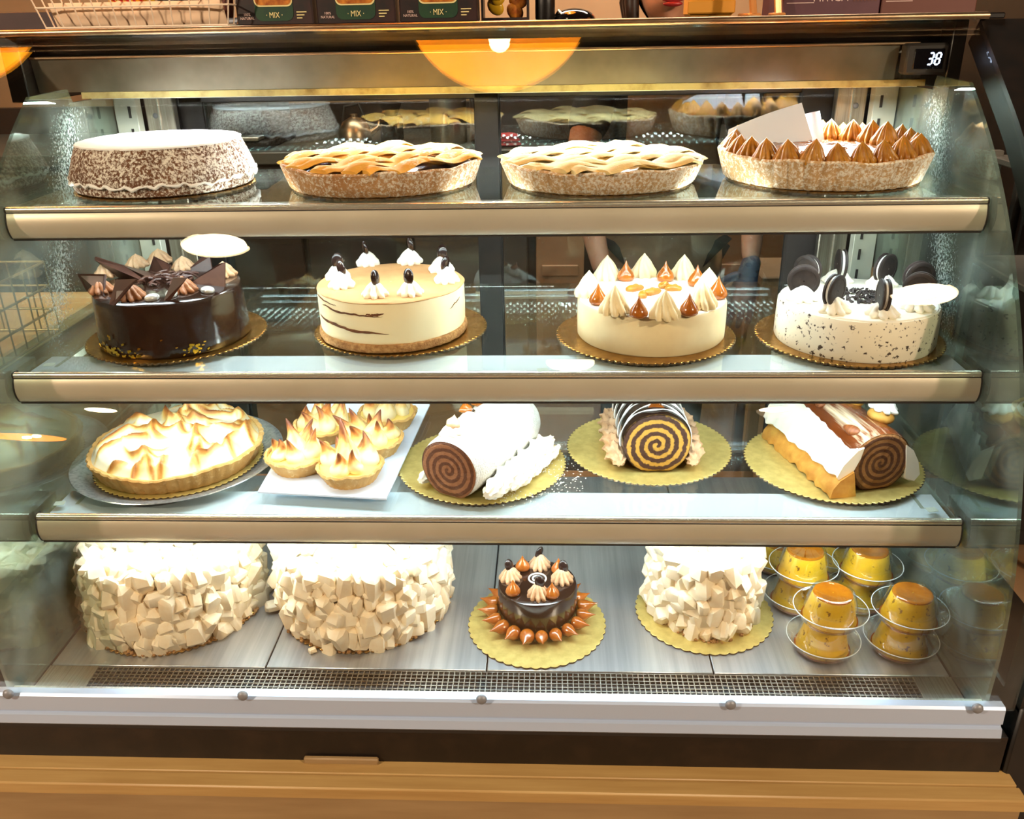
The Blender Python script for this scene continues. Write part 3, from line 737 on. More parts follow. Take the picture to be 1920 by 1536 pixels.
# tiramisu style cake
board(.1525, -.165, .216, Z2, 'gold scalloped board under the cocoa dusted layer cake', rz=.05)
CX_, CY_ = -.1745, .198
t = thing('cocoa_cake', 'cream sided layer cake with cocoa dusted top and white rosettes bearing coffee beans', 'cake', (CX_, CY_, Z2 + BT))
C_['side'] = mat('cream_side', rgb(244, 232, 192), .55, 0, rgb(238, 222, 176), 12, .3, .7, sss=.1, bump=.3, bs=30, bd=.0015)
ob('cake_body', lathe([(.1225, .012), (.1245, .02), (.1255, .05), (.1255, .082), (.1235, .0855), (.001, .0855)], 96, lambda th, k, q: 1 + .003 * sin(4 * th + k) + .0015 * sin(15 * th), cap1=False), C_['side'], t)
ob('cocoa_top', lathe([(.1250, .0835), (.1262, .0848), (.1245, .0864), (.11, .0868), (.001, .0868)], 96, lambda th, k, q: 1 + .004 * sin(9 * th) * (k < 2) + .003 * sin(4 * th + 2), cap0=False, cap1=False), C_['cocoa'], t)
v, f = lathe([(.117, 0), (.1265, .002), (.1285, .008), (.1275, .0145), (.122, .0165)], 140)
v = [(a * (1 + .010 * noise.noise(Vector((a * 130, b * 130, c * 130)))), b * (1 + .010 * noise.noise(Vector((a * 130, b * 130, c * 130)))), c + .0012 * noise.noise(Vector((a * 90, b * 90, 3)))) for a, b, c in v]
ob('crumb_base', (v, f), C_['crumb'], t)
def streak(a0, a1, z, zslope, th, seed, r=.1252):
    n = 40; V, Fc = [], []
    for k in range(n + 1):
        u = k / n; a = a0 + (a1 - a0) * u
        w = th * max(.06, sin(pi * u) ** .6) * (.55 + .7 * abs(noise.noise(Vector((u * 7, seed, 0)))))
        zc = z + zslope * u + .0028 * noise.noise(Vector((u * 4, seed, 4))) + .001 * noise.noise(Vector((u * 15, seed, 7)))
        rr = r + .0006 + .0010 * sin(pi * u)
        V += [(rr * cos(a), rr * sin(a), zc - w), (rr * cos(a), rr * sin(a), zc + w), ((rr - .005) * cos(a), (rr - .005) * sin(a), zc + w), ((rr - .005) * cos(a), (rr - .005) * sin(a), zc - w)]
    for k in range(n):
        for q in range(4): Fc.append((k * 4 + q, k * 4 + (q + 1) % 4, k * 4 + 4 + (q + 1) % 4, k * 4 + 4 + q))
    return V, Fc
for a0, a1, z, sl, th, sd in ((-2.55, -1.52, .068, -.004, .0022, 1), (-2.72, -1.46, .046, -.012, .0030, 2), (-1.75, -1.50, .066, .002, .0028, 5), (-.55, -.25, .058, .012, .0008, 9), (-2.75, -2.2, .079, -.004, .0012, 12)):
    ob('sponge_streak', streak(a0, a1, z, sl, th, sd), C_['lady'], t)
ZT = Z2 + BT + .0868
rc = me_('rosette|cream', lambda: rosette_vf(.0205, .028, 8, .26, .6, dome=.75), C_['cream'])
bean = me_('coffee_bean', lambda: sphere(.0125, 14, 10, (.8, .42, 1.12)), C_['bean'])
for px, py in ((641, 538), (704, 555), (770, 552), (838, 528), (828, 508), (769, 493), (690, 496), (634, 522)):
    p_ = top_at(px, py, ZT); s = R_.uniform(.98, 1.1)
    ro = put('rosette', rc, t, (p_.x - CX_, p_.y - CY_, .0862), (0, 0, R_.uniform(0, 6)), s)
    put('coffee_bean', bean, ro, (0, .003, .031), (R_.uniform(-.2, .2), R_.uniform(-.25, .25), R_.uniform(-.5, .5)))

# pale mousse cake with kisses
board(.1525, .262, .178, Z2, 'gold scalloped board under the pale mousse cake', rz=.02)
CX_, CY_ = .2705, .178
t = thing('mousse_cake', 'smooth pale mousse cake crowned with cream swirls and caramel kisses', 'cake', (CX_, CY_, Z2 + BT))
ob('cake_body', lathe([(.1225, 0), (.1245, .003), (.125, .03), (.1245, .060), (.1225, .0645)], 96, lambda th, k, q: 1 + .002 * sin(3 * th + k), cap1=True), C_['mousse'], t)
ob('cream_top', lathe([(.1225, .0642), (.1215, .0665), (.06, .068), (.001, .068)], 72, cap0=False, cap1=False), C_['cream'], t)
ZT = Z2 + BT + .0675
rb = me_('swirl|mousse', lambda: rosette_vf(.0235, .042, 9, .2, 1.3, dome=.5), C_['mousse'])
kb = me_('caramel_kiss', lambda: kiss_vf(.0155, .036), C_['caramel'])
for px, py in ((1104, 553), (1138, 522), (1207, 516), (1281, 520), (1327, 545), (1152, 585), (1246, 594), (1316, 574)):
    p_ = top_at(px, py, ZT); s = R_.uniform(.96, 1.06)
    put('rosette', rb, t, (p_.x - CX_, p_.y - CY_, .067), (0, 0, R_.uniform(0, 6)), s)
for px, py in ((1121, 569), (1197, 594), (1291, 590), (1173, 525), (1247, 526), (1306, 535), (1345, 558)):
    p_ = top_at(px, py, ZT); s = R_.uniform(.95, 1.05)
    put('caramel_kiss', kb, t, (p_.x - CX_, p_.y - CY_, .067), (0, 0, R_.uniform(0, 6)), s)
for px, py, L, a in ((1190, 545, .034, .35), (1222, 552, .036, .45), (1262, 545, .03, -.3), (1245, 540, .022, .1), (1205, 558, .02, .7)):
    p_ = top_at(px, py, ZT)
    v, f = sphere(1, 18, 10, (L / 2, .009, .007)); v = [(a_, b_ + .002 * sin(a_ * 200), c_ + .0025 * noise.noise(Vector((a_ * 160, b_ * 160, L)))) for a_, b_, c_ in v]
    ob('caramel_dollop', (v, f), C_['dulce'], t, loc=(p_.x - CX_, p_.y - CY_, .0715), rot=(0, 0, a))

# cookies and cream cake
board(.1525, .600, .162, Z2, 'gold scalloped board under the sandwich cookie cake', rz=.04)
CX_, CY_ = .6055, .152
t = thing('cookie_cake', 'speckled cream cake topped with whole black sandwich cookies', 'cake', (CX_, CY_, Z2 + BT))
tt = NT('speckled_cream'); sp = tt.noise(150, 2, rough=.5); sp2 = tt.noise(30, 3)
fc = tt.math('MULTIPLY', tt.math('SUBTRACT', tt.math('ADD', sp, tt.math('MULTIPLY', sp2, .35)), .785), 14, clamp=True)
tt.set(Base_Color=tt.mix(fc, rgb(244, 234, 210), rgb(66, 52, 44)), Roughness=.55); tt.bump(tt.noise(30, 3), .25, .0015)
C_['speck'] = tt.m
ob('cake_body', lathe([(.1265, 0), (.128, .004), (.1275, .03), (.1265, .060), (.124, .0645), (.06, .066), (.001, .066)], 96, lambda th, k, q: 1 + .003 * sin(4 * th + k), cap1=False), C_['speck'], t)
ob('cream_top', lathe([(.1225, .0645), (.121, .0668), (.06, .0675), (.001, .0675)], 72, lambda th, k, q: 1 + .012 * sin(7 * th), cap0=False, cap1=False), C_['cream'], t)
cur = []
for _ in range(110):
    a, r = R_.uniform(0, 6.28), .04 * sqrt(R_.random())
    cur.append(xf(box(-.0045, .0045, -.002, .002, -.0014, .0014, .0006), T((r * cos(a), r * sin(a) + .005, .069 + R_.uniform(0, .008) * (1 - r / .05)), (R_.uniform(-1, 1), R_.uniform(-1, 1), R_.uniform(0, 6)))))
o = ob('cookie_crumbs', merge(*cur), C_['cookie'], t, smooth=False); o['kind'] = 'stuff'
rk = me_('rosette|cookie', lambda: rosette_vf(.0250, .027, 8, .26, 1.0, dome=.9), C_['cream'])
wf = me_('wafer', lambda: lathe([(.0205, 0), (.0222, .0008), (.0224, .0032), (.0208, .0042), (.017, .0044), (.0165, .0038), (.001, .0038)], 44, lambda th, k, q: 1 + (.018 * sin(22 * th) if 0 < k < 3 else 0), cap1=False), C_['cookie'])
wfl = me_('cookie_filling', lambda: lathe([(.0195, 0), (.020, .001), (.020, .003), (.0195, .004)], 32), C_['white'])
for k in range(8):
    a = 2 * pi * k / 8 - pi / 2 + .07
    ro = put('rosette', rk, t, (.094 * cos(a), .094 * sin(a), .0665), (0, 0, R_.uniform(0, 6)), R_.uniform(.94, 1.04))
    ck_ = bpy.data.objects.new('cookie', wfl); COL.objects.link(ck_); ck_.parent = t
    yaw = a + R_.uniform(-.25, .25)
    ck_.location = (.094 * cos(a), .094 * sin(a), .1005 + R_.uniform(-.003, .003)); ck_.scale = (1.13, 1.13, 1.13); ck_.rotation_euler = (pi / 2, R_.uniform(-.15, .15), yaw)
    put('wafer', wf, ck_, (0, 0, .0038)); put('wafer', wf, ck_, (0, 0, .0002), (pi, 0, 0))
# ------------------------------------------------------------------ row 3
# toasted meringue pie on a speckled plate
pt = ob('round_plate', lathe([(.150, 0), (.158, .0012), (.166, .006), (.180, .0105), (.1865, .0112), (.1875, .0098), (.1855, .0084), (.170, .0025), (.160, -.0008), (.150, -.0012)], 96, cap0=True, cap1=False), C_['plate'], loc=(-.587, .165, Z3 + .0016))
ob('plate_well', lathe([(.001, .0003), (.150, .0003), (.151, 0)], 64, cap0=False, cap1=False), C_['plate'], pt)
tag(pt, 'round speckled silver plate under the toasted meringue pie', 'plate')
board(.1500, -.5835, .158, Z3 + .0022, 'gold card board on the silver plate under the meringue pie', 'gold2', n=80)
ZP = Z3 + .0026 + BT
t = thing('meringue_pie', 'large fluted pie heaped with swirled toasted meringue, left end of third shelf', 'pie', (-.5835, .158, ZP), .3)
ob('crust', fluted(.140, .153, 0, .036, 46, .018, .006, True, .008, 6, 9), C_['ptart'], t)
def toast_mat(name, hi=rgb(206, 140, 62), dark=rgb(140, 78, 34), basec=rgb(238, 228, 196)):
    t_ = NT(name); at_ = t_.n('ShaderNodeAttribute', attribute_name='toast')
    n = t_.noise(34, 3); f = t_.math('ADD', at_.outputs['Fac'], t_.math('MULTIPLY', t_.math('SUBTRACT', n, .5), .45))
    t_.set(Base_Color=t_.ramp(f, [(.22, basec), (.48, rgb(238, 206, 128)), (.70, hi), (1.0, dark)]), Roughness=.42, Subsurface_Weight=.1, Subsurface_Radius=(.004, .003, .002))
    return t_.m
C_['toast'] = toast_mat('toasted_meringue')
C_['toast2'] = toast_mat('browned_meringue', rgb(214, 138, 70), rgb(120, 62, 34), rgb(252, 236, 190))
def toasted(name, V, Fc, tst, m, parent, **kw):
    me = mk(name, (V, Fc), m, smooth=70, fix=False)
    a = me.attributes.new('toast', 'FLOAT', 'POINT'); a.data.foreach_set('value', tst)
    return put(name, me, parent, **kw)
# meringue: swooping spatula peaks as a height field
N, Rm = 150, .1475
peaks = []
rp = random.Random(21)
for k in range(40):
    a, r = rp.uniform(0, 6.28), Rm * .93 * sqrt(rp.random()); L = rp.uniform(.030, .062)
    peaks.append((r * cos(a), r * sin(a), rp.uniform(0, 6.28), L, rp.uniform(.010, .024), rp.uniform(-20, 20)))
V, Fc, ts, ring = [], [], [], 58
def mer(x, y):
    d = sqrt(x * x + y * y) / Rm
    z = .030 * max(0, 1 - d ** 3.0) ** .6
    tst = 0
    for px, py, a, L, h, cv in peaks:
        dx, dy = x - px, y - py; u = dx * cos(a) + dy * sin(a); w = -dx * sin(a) + dy * cos(a); w -= cv * u * u
        if abs(u) < L:
            e = (1 - (u / L) ** 2); wd_ = .0125 * (.45 + .55 * e)
            q = w / wd_
            if -1 < q < 2.2:
                rdg = (1 + q) if q < 0 else max(0, 1 - q / 2.2) ** 1.6
                g = h * e * rdg
                z += g * .8; tst = max(tst, e * rdg ** 1.6 * (.75 + h * 16))
    z *= min(1, (1 - d) / .10 + .12) if d > .9 else 1
    z += .0022 * noise.noise(Vector((x * 60, y * 60, 3)))
    return z, tst
nr, na = 64, 200
for i in range(nr + 1):
    r = Rm * (i / nr) ** .9
    for j in range(na):
        a = 2 * pi * j / na; x, y = r * cos(a), r * sin(a); z, q = mer(x, y)
        V.append((x, y, .031 + z)); ts.append(min(1.0, q * .95 + (.25 * max(0, noise.noise(Vector((x * 25, y * 25, 9)))))))
for i in range(nr):
    for j in range(na): Fc.append((i * na + j, i * na + na + j, i * na + na + (j + 1) % na, i * na + (j + 1) % na))
toasted('meringue', V, Fc, ts, C_['toast'], t)

# tray of tartlets
tr = thing('paper_tray', 'white rectangular card tray under the meringue tartlets', 'tray', (-.275, .20, Z3))
P4 = [at(483, 921, Z3 + .0145), at(724, 934, Z3 + .0145), at(806, 757, Z3 + .0145), at(560, 750, Z3 + .0145)]
P4[3] = Vector((-.405, P4[2].y + .01, Z3 + .0145)); 
pv = [(p_.x + .275, p_.y - .20) for p_ in P4]
ob('tray_top', prism(pv, .0105, .0135), C_['paper'], tr, smooth=False)
inner = [(x * .86, (y - .01) * .86 + .014) for x, y in pv]
ob('tray_foot', prism(inner, .0003, .0105), C_['paper'], tr, smooth=False)
def flame_vf(R, h, bend, tw, seed):
    n, rows = 14, 12; V, Fc, ts = [], [], []
    for k in range(rows + 1):
        q = k / rows; r = R * ((1 - q) ** .8 * (.85 + .5 * sin(pi * min(1, q * 1.6)) * (1 - q))) + .0004
        cx = bend * q ** 1.7; cy_ = tw * sin(q * 2.4) * .006
        for i in range(n):
            a = 2 * pi * i / n
            V.append((cx + r * cos(a) * (1 + .12 * noise.noise(Vector((a, q * 3, seed)))), cy_ + r * sin(a) * .8, h * q))
            ts.append(min(1, max(0, (q - .12) * 1.3 + .35 * noise.noise(Vector((cos(a) * 1.3, sin(a) * 1.3 + q * 4, seed))))))
    for k in range(rows):
        for i in range(n): Fc.append((k * n + i, k * n + (i + 1) % n, (k + 1) * n + (i + 1) % n, (k + 1) * n + i))
    Fc.append(tuple(rows * n + i for i in range(n))); return V, Fc, ts
flames = []
for sd in range(7):
    r2 = random.Random(sd + 40)
    V, Fc, ts = flame_vf(r2.uniform(.011, .016), r2.uniform(.026, .040), r2.uniform(-.014, .014), r2.uniform(-1, 1), sd)
    me = mk('meringue_peak', (V, Fc), C_['toast2'], smooth=70, fix=False); a = me.attributes.new('toast', 'FLOAT', 'POINT'); a.data.foreach_set('value', ts); flames.append(me)
C_['curd'] = mat('lemon_curd', rgb(244, 214, 120), .25, coat=.3)
tl_crust = mk('crust', fluted(.041, .0535, 0, .027, 26, .03, .005, True, .005, 6, 4), C_['ptart'])
tl_fill = mk('curd', lathe([(.0485, .0225), (.03, .0255), (.001, .0265)], 32, cap0=False, cap1=False), C_['curd'])
ZQ = Z3 + .0138
for i, (x, y, big, lb) in enumerate(((-.2455, .071, 0, 'meringue tartlet at the near right of the white tray with tall brown peaks'), (-.3475, .112, 0, 'meringue tartlet at the near left corner of the white tray'), (-.2270, .178, 1, 'meringue tartlet behind the tall peaked one, along the right edge of the tray'), (-.3300, .238, 0, 'meringue tartlet behind the near left one on the white tray'), (-.2180, .290, 1, 'meringue tartlet at the back right of the tray, half hidden by the shelf above'))):
    t = thing('meringue_tartlet', lb, 'tartlet', (x, y, ZQ), .7 * i, 'meringue tartlets on the white tray')
    put('crust', tl_crust, t); put('curd', tl_fill, t); t.scale = (1.1, 1.1, 1.1)
    rr = random.Random(i * 5 + 2)
    spots = [(0, 0, 1.75 if i == 0 else 1.35)] + [(.027 * cos(a), .027 * sin(a), rr.uniform(.95, 1.35)) for a in [2 * pi * k / 6 + rr.uniform(-.2, .2) for k in range(6)]]
    for x_, y_, s in spots:
        put('meringue_peak', flames[rr.randrange(7)], t, (x_, y_, .0215), (rr.uniform(-.25, .25), rr.uniform(-.25, .25), rr.uniform(0, 6)), (s * 1.2, s * 1.2, s * 1.25))

# --- cake rolls: local +Y runs along the roll, the cut face looks towards -Y
def spiral_mat(name, pitch, ca, cb, nz=.35, duty=0.0, seed=0):
    t_ = NT(name); s_ = t_.n('ShaderNodeSeparateXYZ'); t_.l(t_.coord(), s_.inputs[0])
    x, z = s_.outputs['X'], s_.outputs['Z']
    r = t_.math('SQRT', t_.math('ADD', t_.math('MULTIPLY', x, x), t_.math('MULTIPLY', z, z)))
    th = t_.math('ARCTAN2', z, x)
    ph = t_.math('SUBTRACT', t_.math('MULTIPLY', r, 2 * pi / pitch), th)
    n = t_.math('MULTIPLY', t_.math('SUBTRACT', t_.noise(110, 4), .5), nz * 6)
    sn = t_.math('SINE', t_.math('ADD', ph, n))
    f = t_.math('ADD', t_.math('MULTIPLY', t_.math('ADD', sn, duty), 1.6), .5, clamp=True)
    t_.set(Base_Color=t_.mix(f, ca, cb), Roughness=.7); t_.bump(t_.noise(240, 3), .9, .0025); return t_.m
C_['sp1'] = spiral_mat('caramel_roll_cut', .0125, rgb(98, 56, 30), rgb(156, 104, 66), .34, .0)
C_['sp2'] = spiral_mat('chocolate_roll_cut', .0150, rgb(200, 150, 58), rgb(66, 34, 18), .62, .1)
C_['sp3'] = spiral_mat('coffee_roll_cut', .0115, rgb(92, 50, 22), rgb(158, 106, 56), .10, .0)
C_['coconut'] = mat('shredded_coconut', rgb(250, 248, 242), .9, 0, rgb(236, 232, 220), 160, .35, .6, bump=1.0, bs=330, bd=.004)
def roll(name, label, x, y, z, rz, R, L, skin, cut, flat=.10):
    t = thing(name, label, 'cake roll', (x, y, z), rz)
    n, m = 56, 18; V, Fc = [], []
    def sec(a, k):
        rr = R * (1 + .012 * sin(3 * a + k * .3))
        zz = max(-R * (1 - flat), rr * sin(a))
        return rr * cos(a) * 1.02, zz
    for k in range(m + 1):
        yy = L * k / m; s = 1 - .06 * max(0, 1 - k / 1.2) - .12 * max(0, (k - m + 1.5) / 1.5)
        for i in range(n):
            a = 2 * pi * i / n; xx, zz = sec(a, k)
            V.append((xx * s, yy, R * (1 - flat) + zz * s))
    for k in range(m):
        for i in range(n): Fc.append((k * n + i, k * n + (i + 1) % n, (k + 1) * n + (i + 1) % n, (k + 1) * n + i))
    Fc.append(tuple(m * n + i for i in range(n)))
    b = ob('roll_cover', (V, Fc), skin, t, smooth=60)
    # cut face, slightly domed and uneven
    V, Fc = [(0, -.002, 0)], []
    for q in range(1, 13):
        for i in range(n):
            a = 2 * pi * i / n; xx, zz = sec(a, 0); g = q / 12 * .95
            V.append((xx * g, (-.002 if q < 12 else .0015) + .0016 * noise.noise(Vector((xx * g * 120, zz * g * 120, R * 50))), zz * g))
    for i in range(n): Fc.append((0, 1 + i, 1 + (i + 1) % n))
    for q in range(11):
        for i in range(n): Fc.append((1 + q * n + i, 1 + q * n + n + i, 1 + q * n + n + (i + 1) % n, 1 + q * n + (i + 1) % n))
    ob('cut_face', (V, Fc), cut, t, loc=(0, 0, R * (1 - flat)), smooth=60)
    return t
def piped_border(t, pts, r, m, nm='piped_border', ridges=6, waves=9, hfac=1.0, amp=.22):
    """rope of piped cream along a path, ridged and pulsing in shells"""
    P = [Vector(p_) for p_ in pts]; n = 90; path, rad = [], []
    seg = [(P[i + 1] - P[i]).length for i in range(len(P) - 1)]; tot = sum(seg)
    for k in range(n + 1):
        d = tot * k / n; i = 0
        while i < len(seg) - 1 and d > seg[i]: d -= seg[i]; i += 1
        path.append(P[i].lerp(P[i + 1], min(1, d / seg[i])))
        rad.append(r * (1 + .16 * sin(2 * pi * waves * k / n)) * min(1, .35 + 4 * min(k, n - k) / n))
    v, f = tube(path, rad, 24)
    out = []
    for idx, q in enumerate(v):
        k = idx // 24; c = path[min(k, n)]; d = Vector(q) - c; a = 2 * pi * (idx % 24) / 24
        d *= 1 + amp * cos(ridges * a + k * .42); d.z *= hfac; out.append(tuple(c + d))
    return ob(nm, (out, f), m, t, smooth=60)

# white coconut roll
board(.1520, -.0235, .150, Z3, 'gold scalloped board under the white coconut roll', 'gold2', n=84)
t = roll('coconut_roll', 'white coconut covered cake roll with brown swirled cut face', -.0690, .022, Z3 + BT, radians(-27), .0555, .235, C_['coconut'], C_['sp1'], .08)
piped_border(t, [(.072, .0, .022), (.074, .12, .024), (.072, .235, .024)], .0185, C_['cream'], waves=4, amp=.25, ridges=7)
piped_border(t, [(.088, .05, .0125), (.090, .14, .0125), (.088, .235, .0125)], .0095, C_['cream'], waves=5, amp=.25, ridges=6)
piped_border(t, [(-.058, -.002, .0175), (-.062, .10, .0175), (-.060, .22, .0175)], .014, C_['cream'], waves=6)
rr3 = me_('rosette|roll', lambda: rosette_vf(.0195, .020, 8, .26, .9, dome=.9), C_['cream'])
kis = me_('caramel_kiss|s', lambda: kiss_vf(.0135, .022, 6), C_['mochal'])
kis2 = me_('caramel_kiss|b', lambda: kiss_vf(.0130, .022, 6), C_['caramel'])
for k, y in enumerate((.030, .085, .140, .195)):
    o = put('rosette', rr3, t, (-.010, y, .103), (0, -.12, k)); put('caramel_kiss', kis if k == 0 else kis2, o, (.002, .012 if k else .004, .013), (0, .3, k))
spk = []
for _ in range(260):
    a, r = R_.uniform(0, 6.28), R_.uniform(.055, .14); x, y = r * cos(a) * .6 + .105, .11 + r * sin(a) * .7
    spk.append(xf(box(-.0012, .0012, -.0005, .0005, 0, .0008), T((x, y, .0002), (0, 0, R_.uniform(0, 3)))))
o = ob('coconut_crumbs', merge(*spk), C_['white'], t, smooth=False); o['kind'] = 'stuff'

# chocolate roll with white drizzle
board(.1525, .283, .219, Z3, 'gold scalloped board under the white striped chocolate roll', 'gold2', n=84)
RR = .0605
t = roll('chocolate_roll', 'dark chocolate cake roll with white drizzle stripes and yellow swirled cut face', .2845, .112, Z3 + BT, radians(1.0), RR, .215, C_['choc'], C_['sp2'], .10)
for k in range(11):
    y = .016 + k * .0185; pts = []
    for i in range(25):
        a = pi * (1.06 - 1.12 * i / 24); pts.append(((RR * 1.02 + .0006) * cos(a), y + .022 * (abs(cos(a)) - .3) * (-1 if k % 2 else .35) + .002 * sin(i), RR * .9 + (RR + .0006) * sin(a)))
    ob('drizzle_line', tube(pts, [.0013 + .0005 * sin(i * 1.3) for i in range(25)], 6), C_['white'], t)
dp = [(0, .205, 0), (0, .10, 0), (.001, .045, 0), (0, .028, 0)]
v, f = tube([(.001 * sin(k), .205 - .178 * k / 24, RR * 1.9 + .0005) for k in range(25)], [.0115 + .0022 * sin(k * .8) + (.003 if k > 20 else 0) for k in range(25)], 14)
zz = RR * 1.9
ob('caramel_drip', ([(x, y, zz + (z - zz) * .38 - x * x * 8 - .002) for x, y, z in v], f), C_['caramel'], t)
for s in (-1, 1):
    piped_border(t, [(s * .064, -.006, .023), (s * .068, .10, .025), (s * .066, .21, .025)], .0185, C_['mochal'], waves=7, ridges=7)

# almond log with cream sides
board(.1540, .6045, .160, Z3, 'gold scalloped board under the almond cream roll', 'gold2', n=84)
t = roll('almond_roll', 'coffee cake roll streaked with caramel, cream along its side and puffs on top', .6455, .052, Z3 + BT, radians(14), .0565, .245, C_['dulce'], C_['sp3'], .08)
C_['streak'] = mat('cream_caramel_streaks', rgb(112, 54, 20), .25, 0, rgb(240, 216, 180), 45, .52, .66, coat=.3, stretch=(1, .06, 1), bump=.5, bs=60, bd=.003)
b = [c for c in t.children if c.name.startswith('roll_cover')][0]; b.data.materials.clear(); b.data.materials.append(C_['streak'])
def ribbon_cream(name, y0, y1, secf, m, seed, n=60):
    """band of spatula-spread cream lying along the roll: cross-section points (x,z) per step"""
    V, Fc = [], []
    for k in range(n + 1):
        y = y0 + (y1 - y0) * k / n; S_ = secf(k / n)
        for i, (x, z) in enumerate(S_):
            q = .0060 * noise.noise(Vector((y * 55, i * .5, seed)))
            V.append((x + q, y + .003 * noise.noise(Vector((i, y * 40, seed))), z + q))
    c = len(secf(0))
    for k in range(n):
        for i in range(c): Fc.append((k * c + i, k * c + (i + 1) % c, (k + 1) * c + (i + 1) % c, (k + 1) * c + i))
    Fc += [tuple(range(c)), tuple(n * c + i for i in range(c))[::-1]]
    return ob(name, (V, Fc), m, t, smooth=60)
ribbon_cream('cream_band', -.004, .245, lambda u: [(-.036 - .014 * u, .086), (-.048 - .014 * u, .080), (-.068 - .012 * u, .058), (-.078 - .010 * u, .036), (-.070, .026), (-.052, .040), (-.040, .066)], C_['cream'], 3)
ribbon_cream('sponge_band', -.010, .235, lambda u: [(-.052, .044), (-.074, .032), (-.088, .016), (-.090, .0015), (-.040, .0015)], C_['puff'], 6)
ribbon_cream('cream_band', -.004, .22, lambda u: [(.040, .080), (.056, .070), (.068, .048), (.074, .022), (.066, .010), (.050, .020), (.046, .050)], C_['cream'], 8)
pf = me_('puff', lambda: sphere(.0225, 22, 12, (1, 1, .62)), C_['puff'])
pr = me_('rosette|puff', lambda: rosette_vf(.0225, .026, 7, .3, 1.2, dome=.9), C_['cream'])
bn = me_('coffee_bean|flat', lambda: sphere(.009, 14, 8, (1.3, .9, .4)), C_['bean'])
for k, (x, y) in enumerate(((.030, .060), (.020, .135), (.012, .2))):
    o = put('cream_puff', pf, t, (x, y, .108), (0, .2, 0)); put('rosette', pr, o, (0, 0, .010), (0, 0, k)); put('coffee_bean', bn, o, (-.003, .004, .035), (.2, .2, k))
al = me_('almond', lambda: ([(x * (1 - .35 * max(0, y / .017)), y, z) for x, y, z in sphere(.017, 18, 12, (.58, 1, .42))[0]], sphere(.017, 18, 12)[1]), C_['nut'])
put('almond', al, t, (-.036, .038, .098), (.1, -.55, .35)); put('almond', al, t, (-.030, .15, .101), (.1, -.45, -.5))

# ------------------------------------------------------------------ row 4
CH = []
for k in range(9):
    r2 = random.Random(100 + k); sx, sy, sz = r2.uniform(.010, .018), r2.uniform(.009, .016), r2.uniform(.008, .012)
    bv = box(-sx, sx, -sy, sy, -sz, sz, .0045)[0]
    bv = [(x * (1 + .22 * r2.uniform(-1, 1)), y * (1 + .2 * r2.uniform(-1, 1)), z * (1 + .2 * r2.uniform(-1, 1))) for x, y, z in bv]
    CH.append(bv)
C_['chunk'] = mat('white_meringue_chunk', rgb(246, 232, 204), .6, 0, rgb(238, 214, 176), 40, .35, .7, sss=.15, bump=.35, bs=120, bd=.0015)
CHM = [mk('white_chunk', hull(b), C_['chunk'], smooth=28, fix=False) for b in CH]
def chunk_cake(label, x, y, R, H, seed, z=ZD + BT, squash=None, top=True):
    t = thing('white_chunk_cake', label, 'cake', (x, y, z))
    rr = random.Random(seed)
    core = lathe([(R * .93, 0), (R * .97, .01), (R * .97, H * .55), (R * .90, H * .82), (R * .72, H * .93), (.001, H * .95)], 60, lambda th, k, q: (squash(th) if squash else 1), cap1=False)
    ob('cream_core', core, C_['cream'], t)
    cr = []
    nside = int(2 * pi * R / .0265)
    rows = int(H / .0225)
    for j in range(rows + 1):
        zc = .011 + (H - .016) * j / rows
        shr = 1 - .06 * (j / rows) ** 3
        for i in range(nside):
            th = 2 * pi * (i + .5 * (j % 2)) / nside + rr.uniform(-.05, .05)
            if sin(th) > .75: continue
            q = (squash(th) if squash else 1); r = R * q * shr + rr.uniform(-.004, .005)
            s = rr.uniform(.95, 1.32)
            put('white_chunk', CHM[rr.randrange(9)], t, (r * cos(th), r * sin(th), zc + rr.uniform(-.004, .004)), (rr.uniform(-.7, .7), pi / 2 + rr.uniform(-.6, .6), th + rr.uniform(-.8, .8)), s)
    if top:
        g = .029; m = int(R / g) + 1
        for a in range(-m, m + 1):
            for b_ in range(-m, m + 1):
                px, py = a * g + (.5 * g if b_ % 2 else 0) + rr.uniform(-.006, .006), b_ * g * .9 + rr.uniform(-.006, .006)
                d = sqrt(px * px + py * py); q = (squash(atan2(py, px)) if squash else 1)
                if d > R * q * .93: continue
                s = rr.uniform(.9, 1.3)
                put('white_chunk', CHM[rr.randrange(9)], t, (px, py, H - .001 + rr.uniform(-.003, .006) - .012 * (d / (R * q)) ** 4), (rr.uniform(-.5, .5), rr.uniform(-.5, .5), rr.uniform(0, 6)), s)
    c = []
    for _ in range(150):
        th = rr.uniform(0, 6.28); r = (R * (squash(th) if squash else 1)) + .004 + rr.uniform(0, .010); s = rr.uniform(.001, .0032)
        c.append(xf(box(-s, s, -s, s, 0, s * 1.5, s * .3), T((r * cos(th), r * sin(th), 0), (0, 0, rr.uniform(0, 3)))))
    o = ob('crumbs', merge(*c), C_['crumb'], t); o['kind'] = 'stuff'
    return t
board(.160, -.604, .084, ZD, 'gold card board under the left white chunk cake', n=84)
chunk_cake('large cake covered all over in white chunks, at the left end of the bottom deck', -.604, .088, .1500, .135, 1)
board(.158, -.247, .097, ZD, 'gold card board under the second white chunk cake', n=84)
chunk_cake('large cake covered in white chunks, second from the left on the bottom deck', -.247, .100, .1480, .135, 2)
board(.1245, .3805, .0715, ZD, 'pale gold scalloped board under the small wedge of white chunks', 'gold2', n=46)
chunk_cake('small narrow cake heaped with white chunks on a pale gold board', .3790, .088, .0850, .135, 3, squash=lambda th: 1.0 + .22 * max(0, cos(th + pi / 2 - .12)) ** 6 + .05 * cos(2 * th))
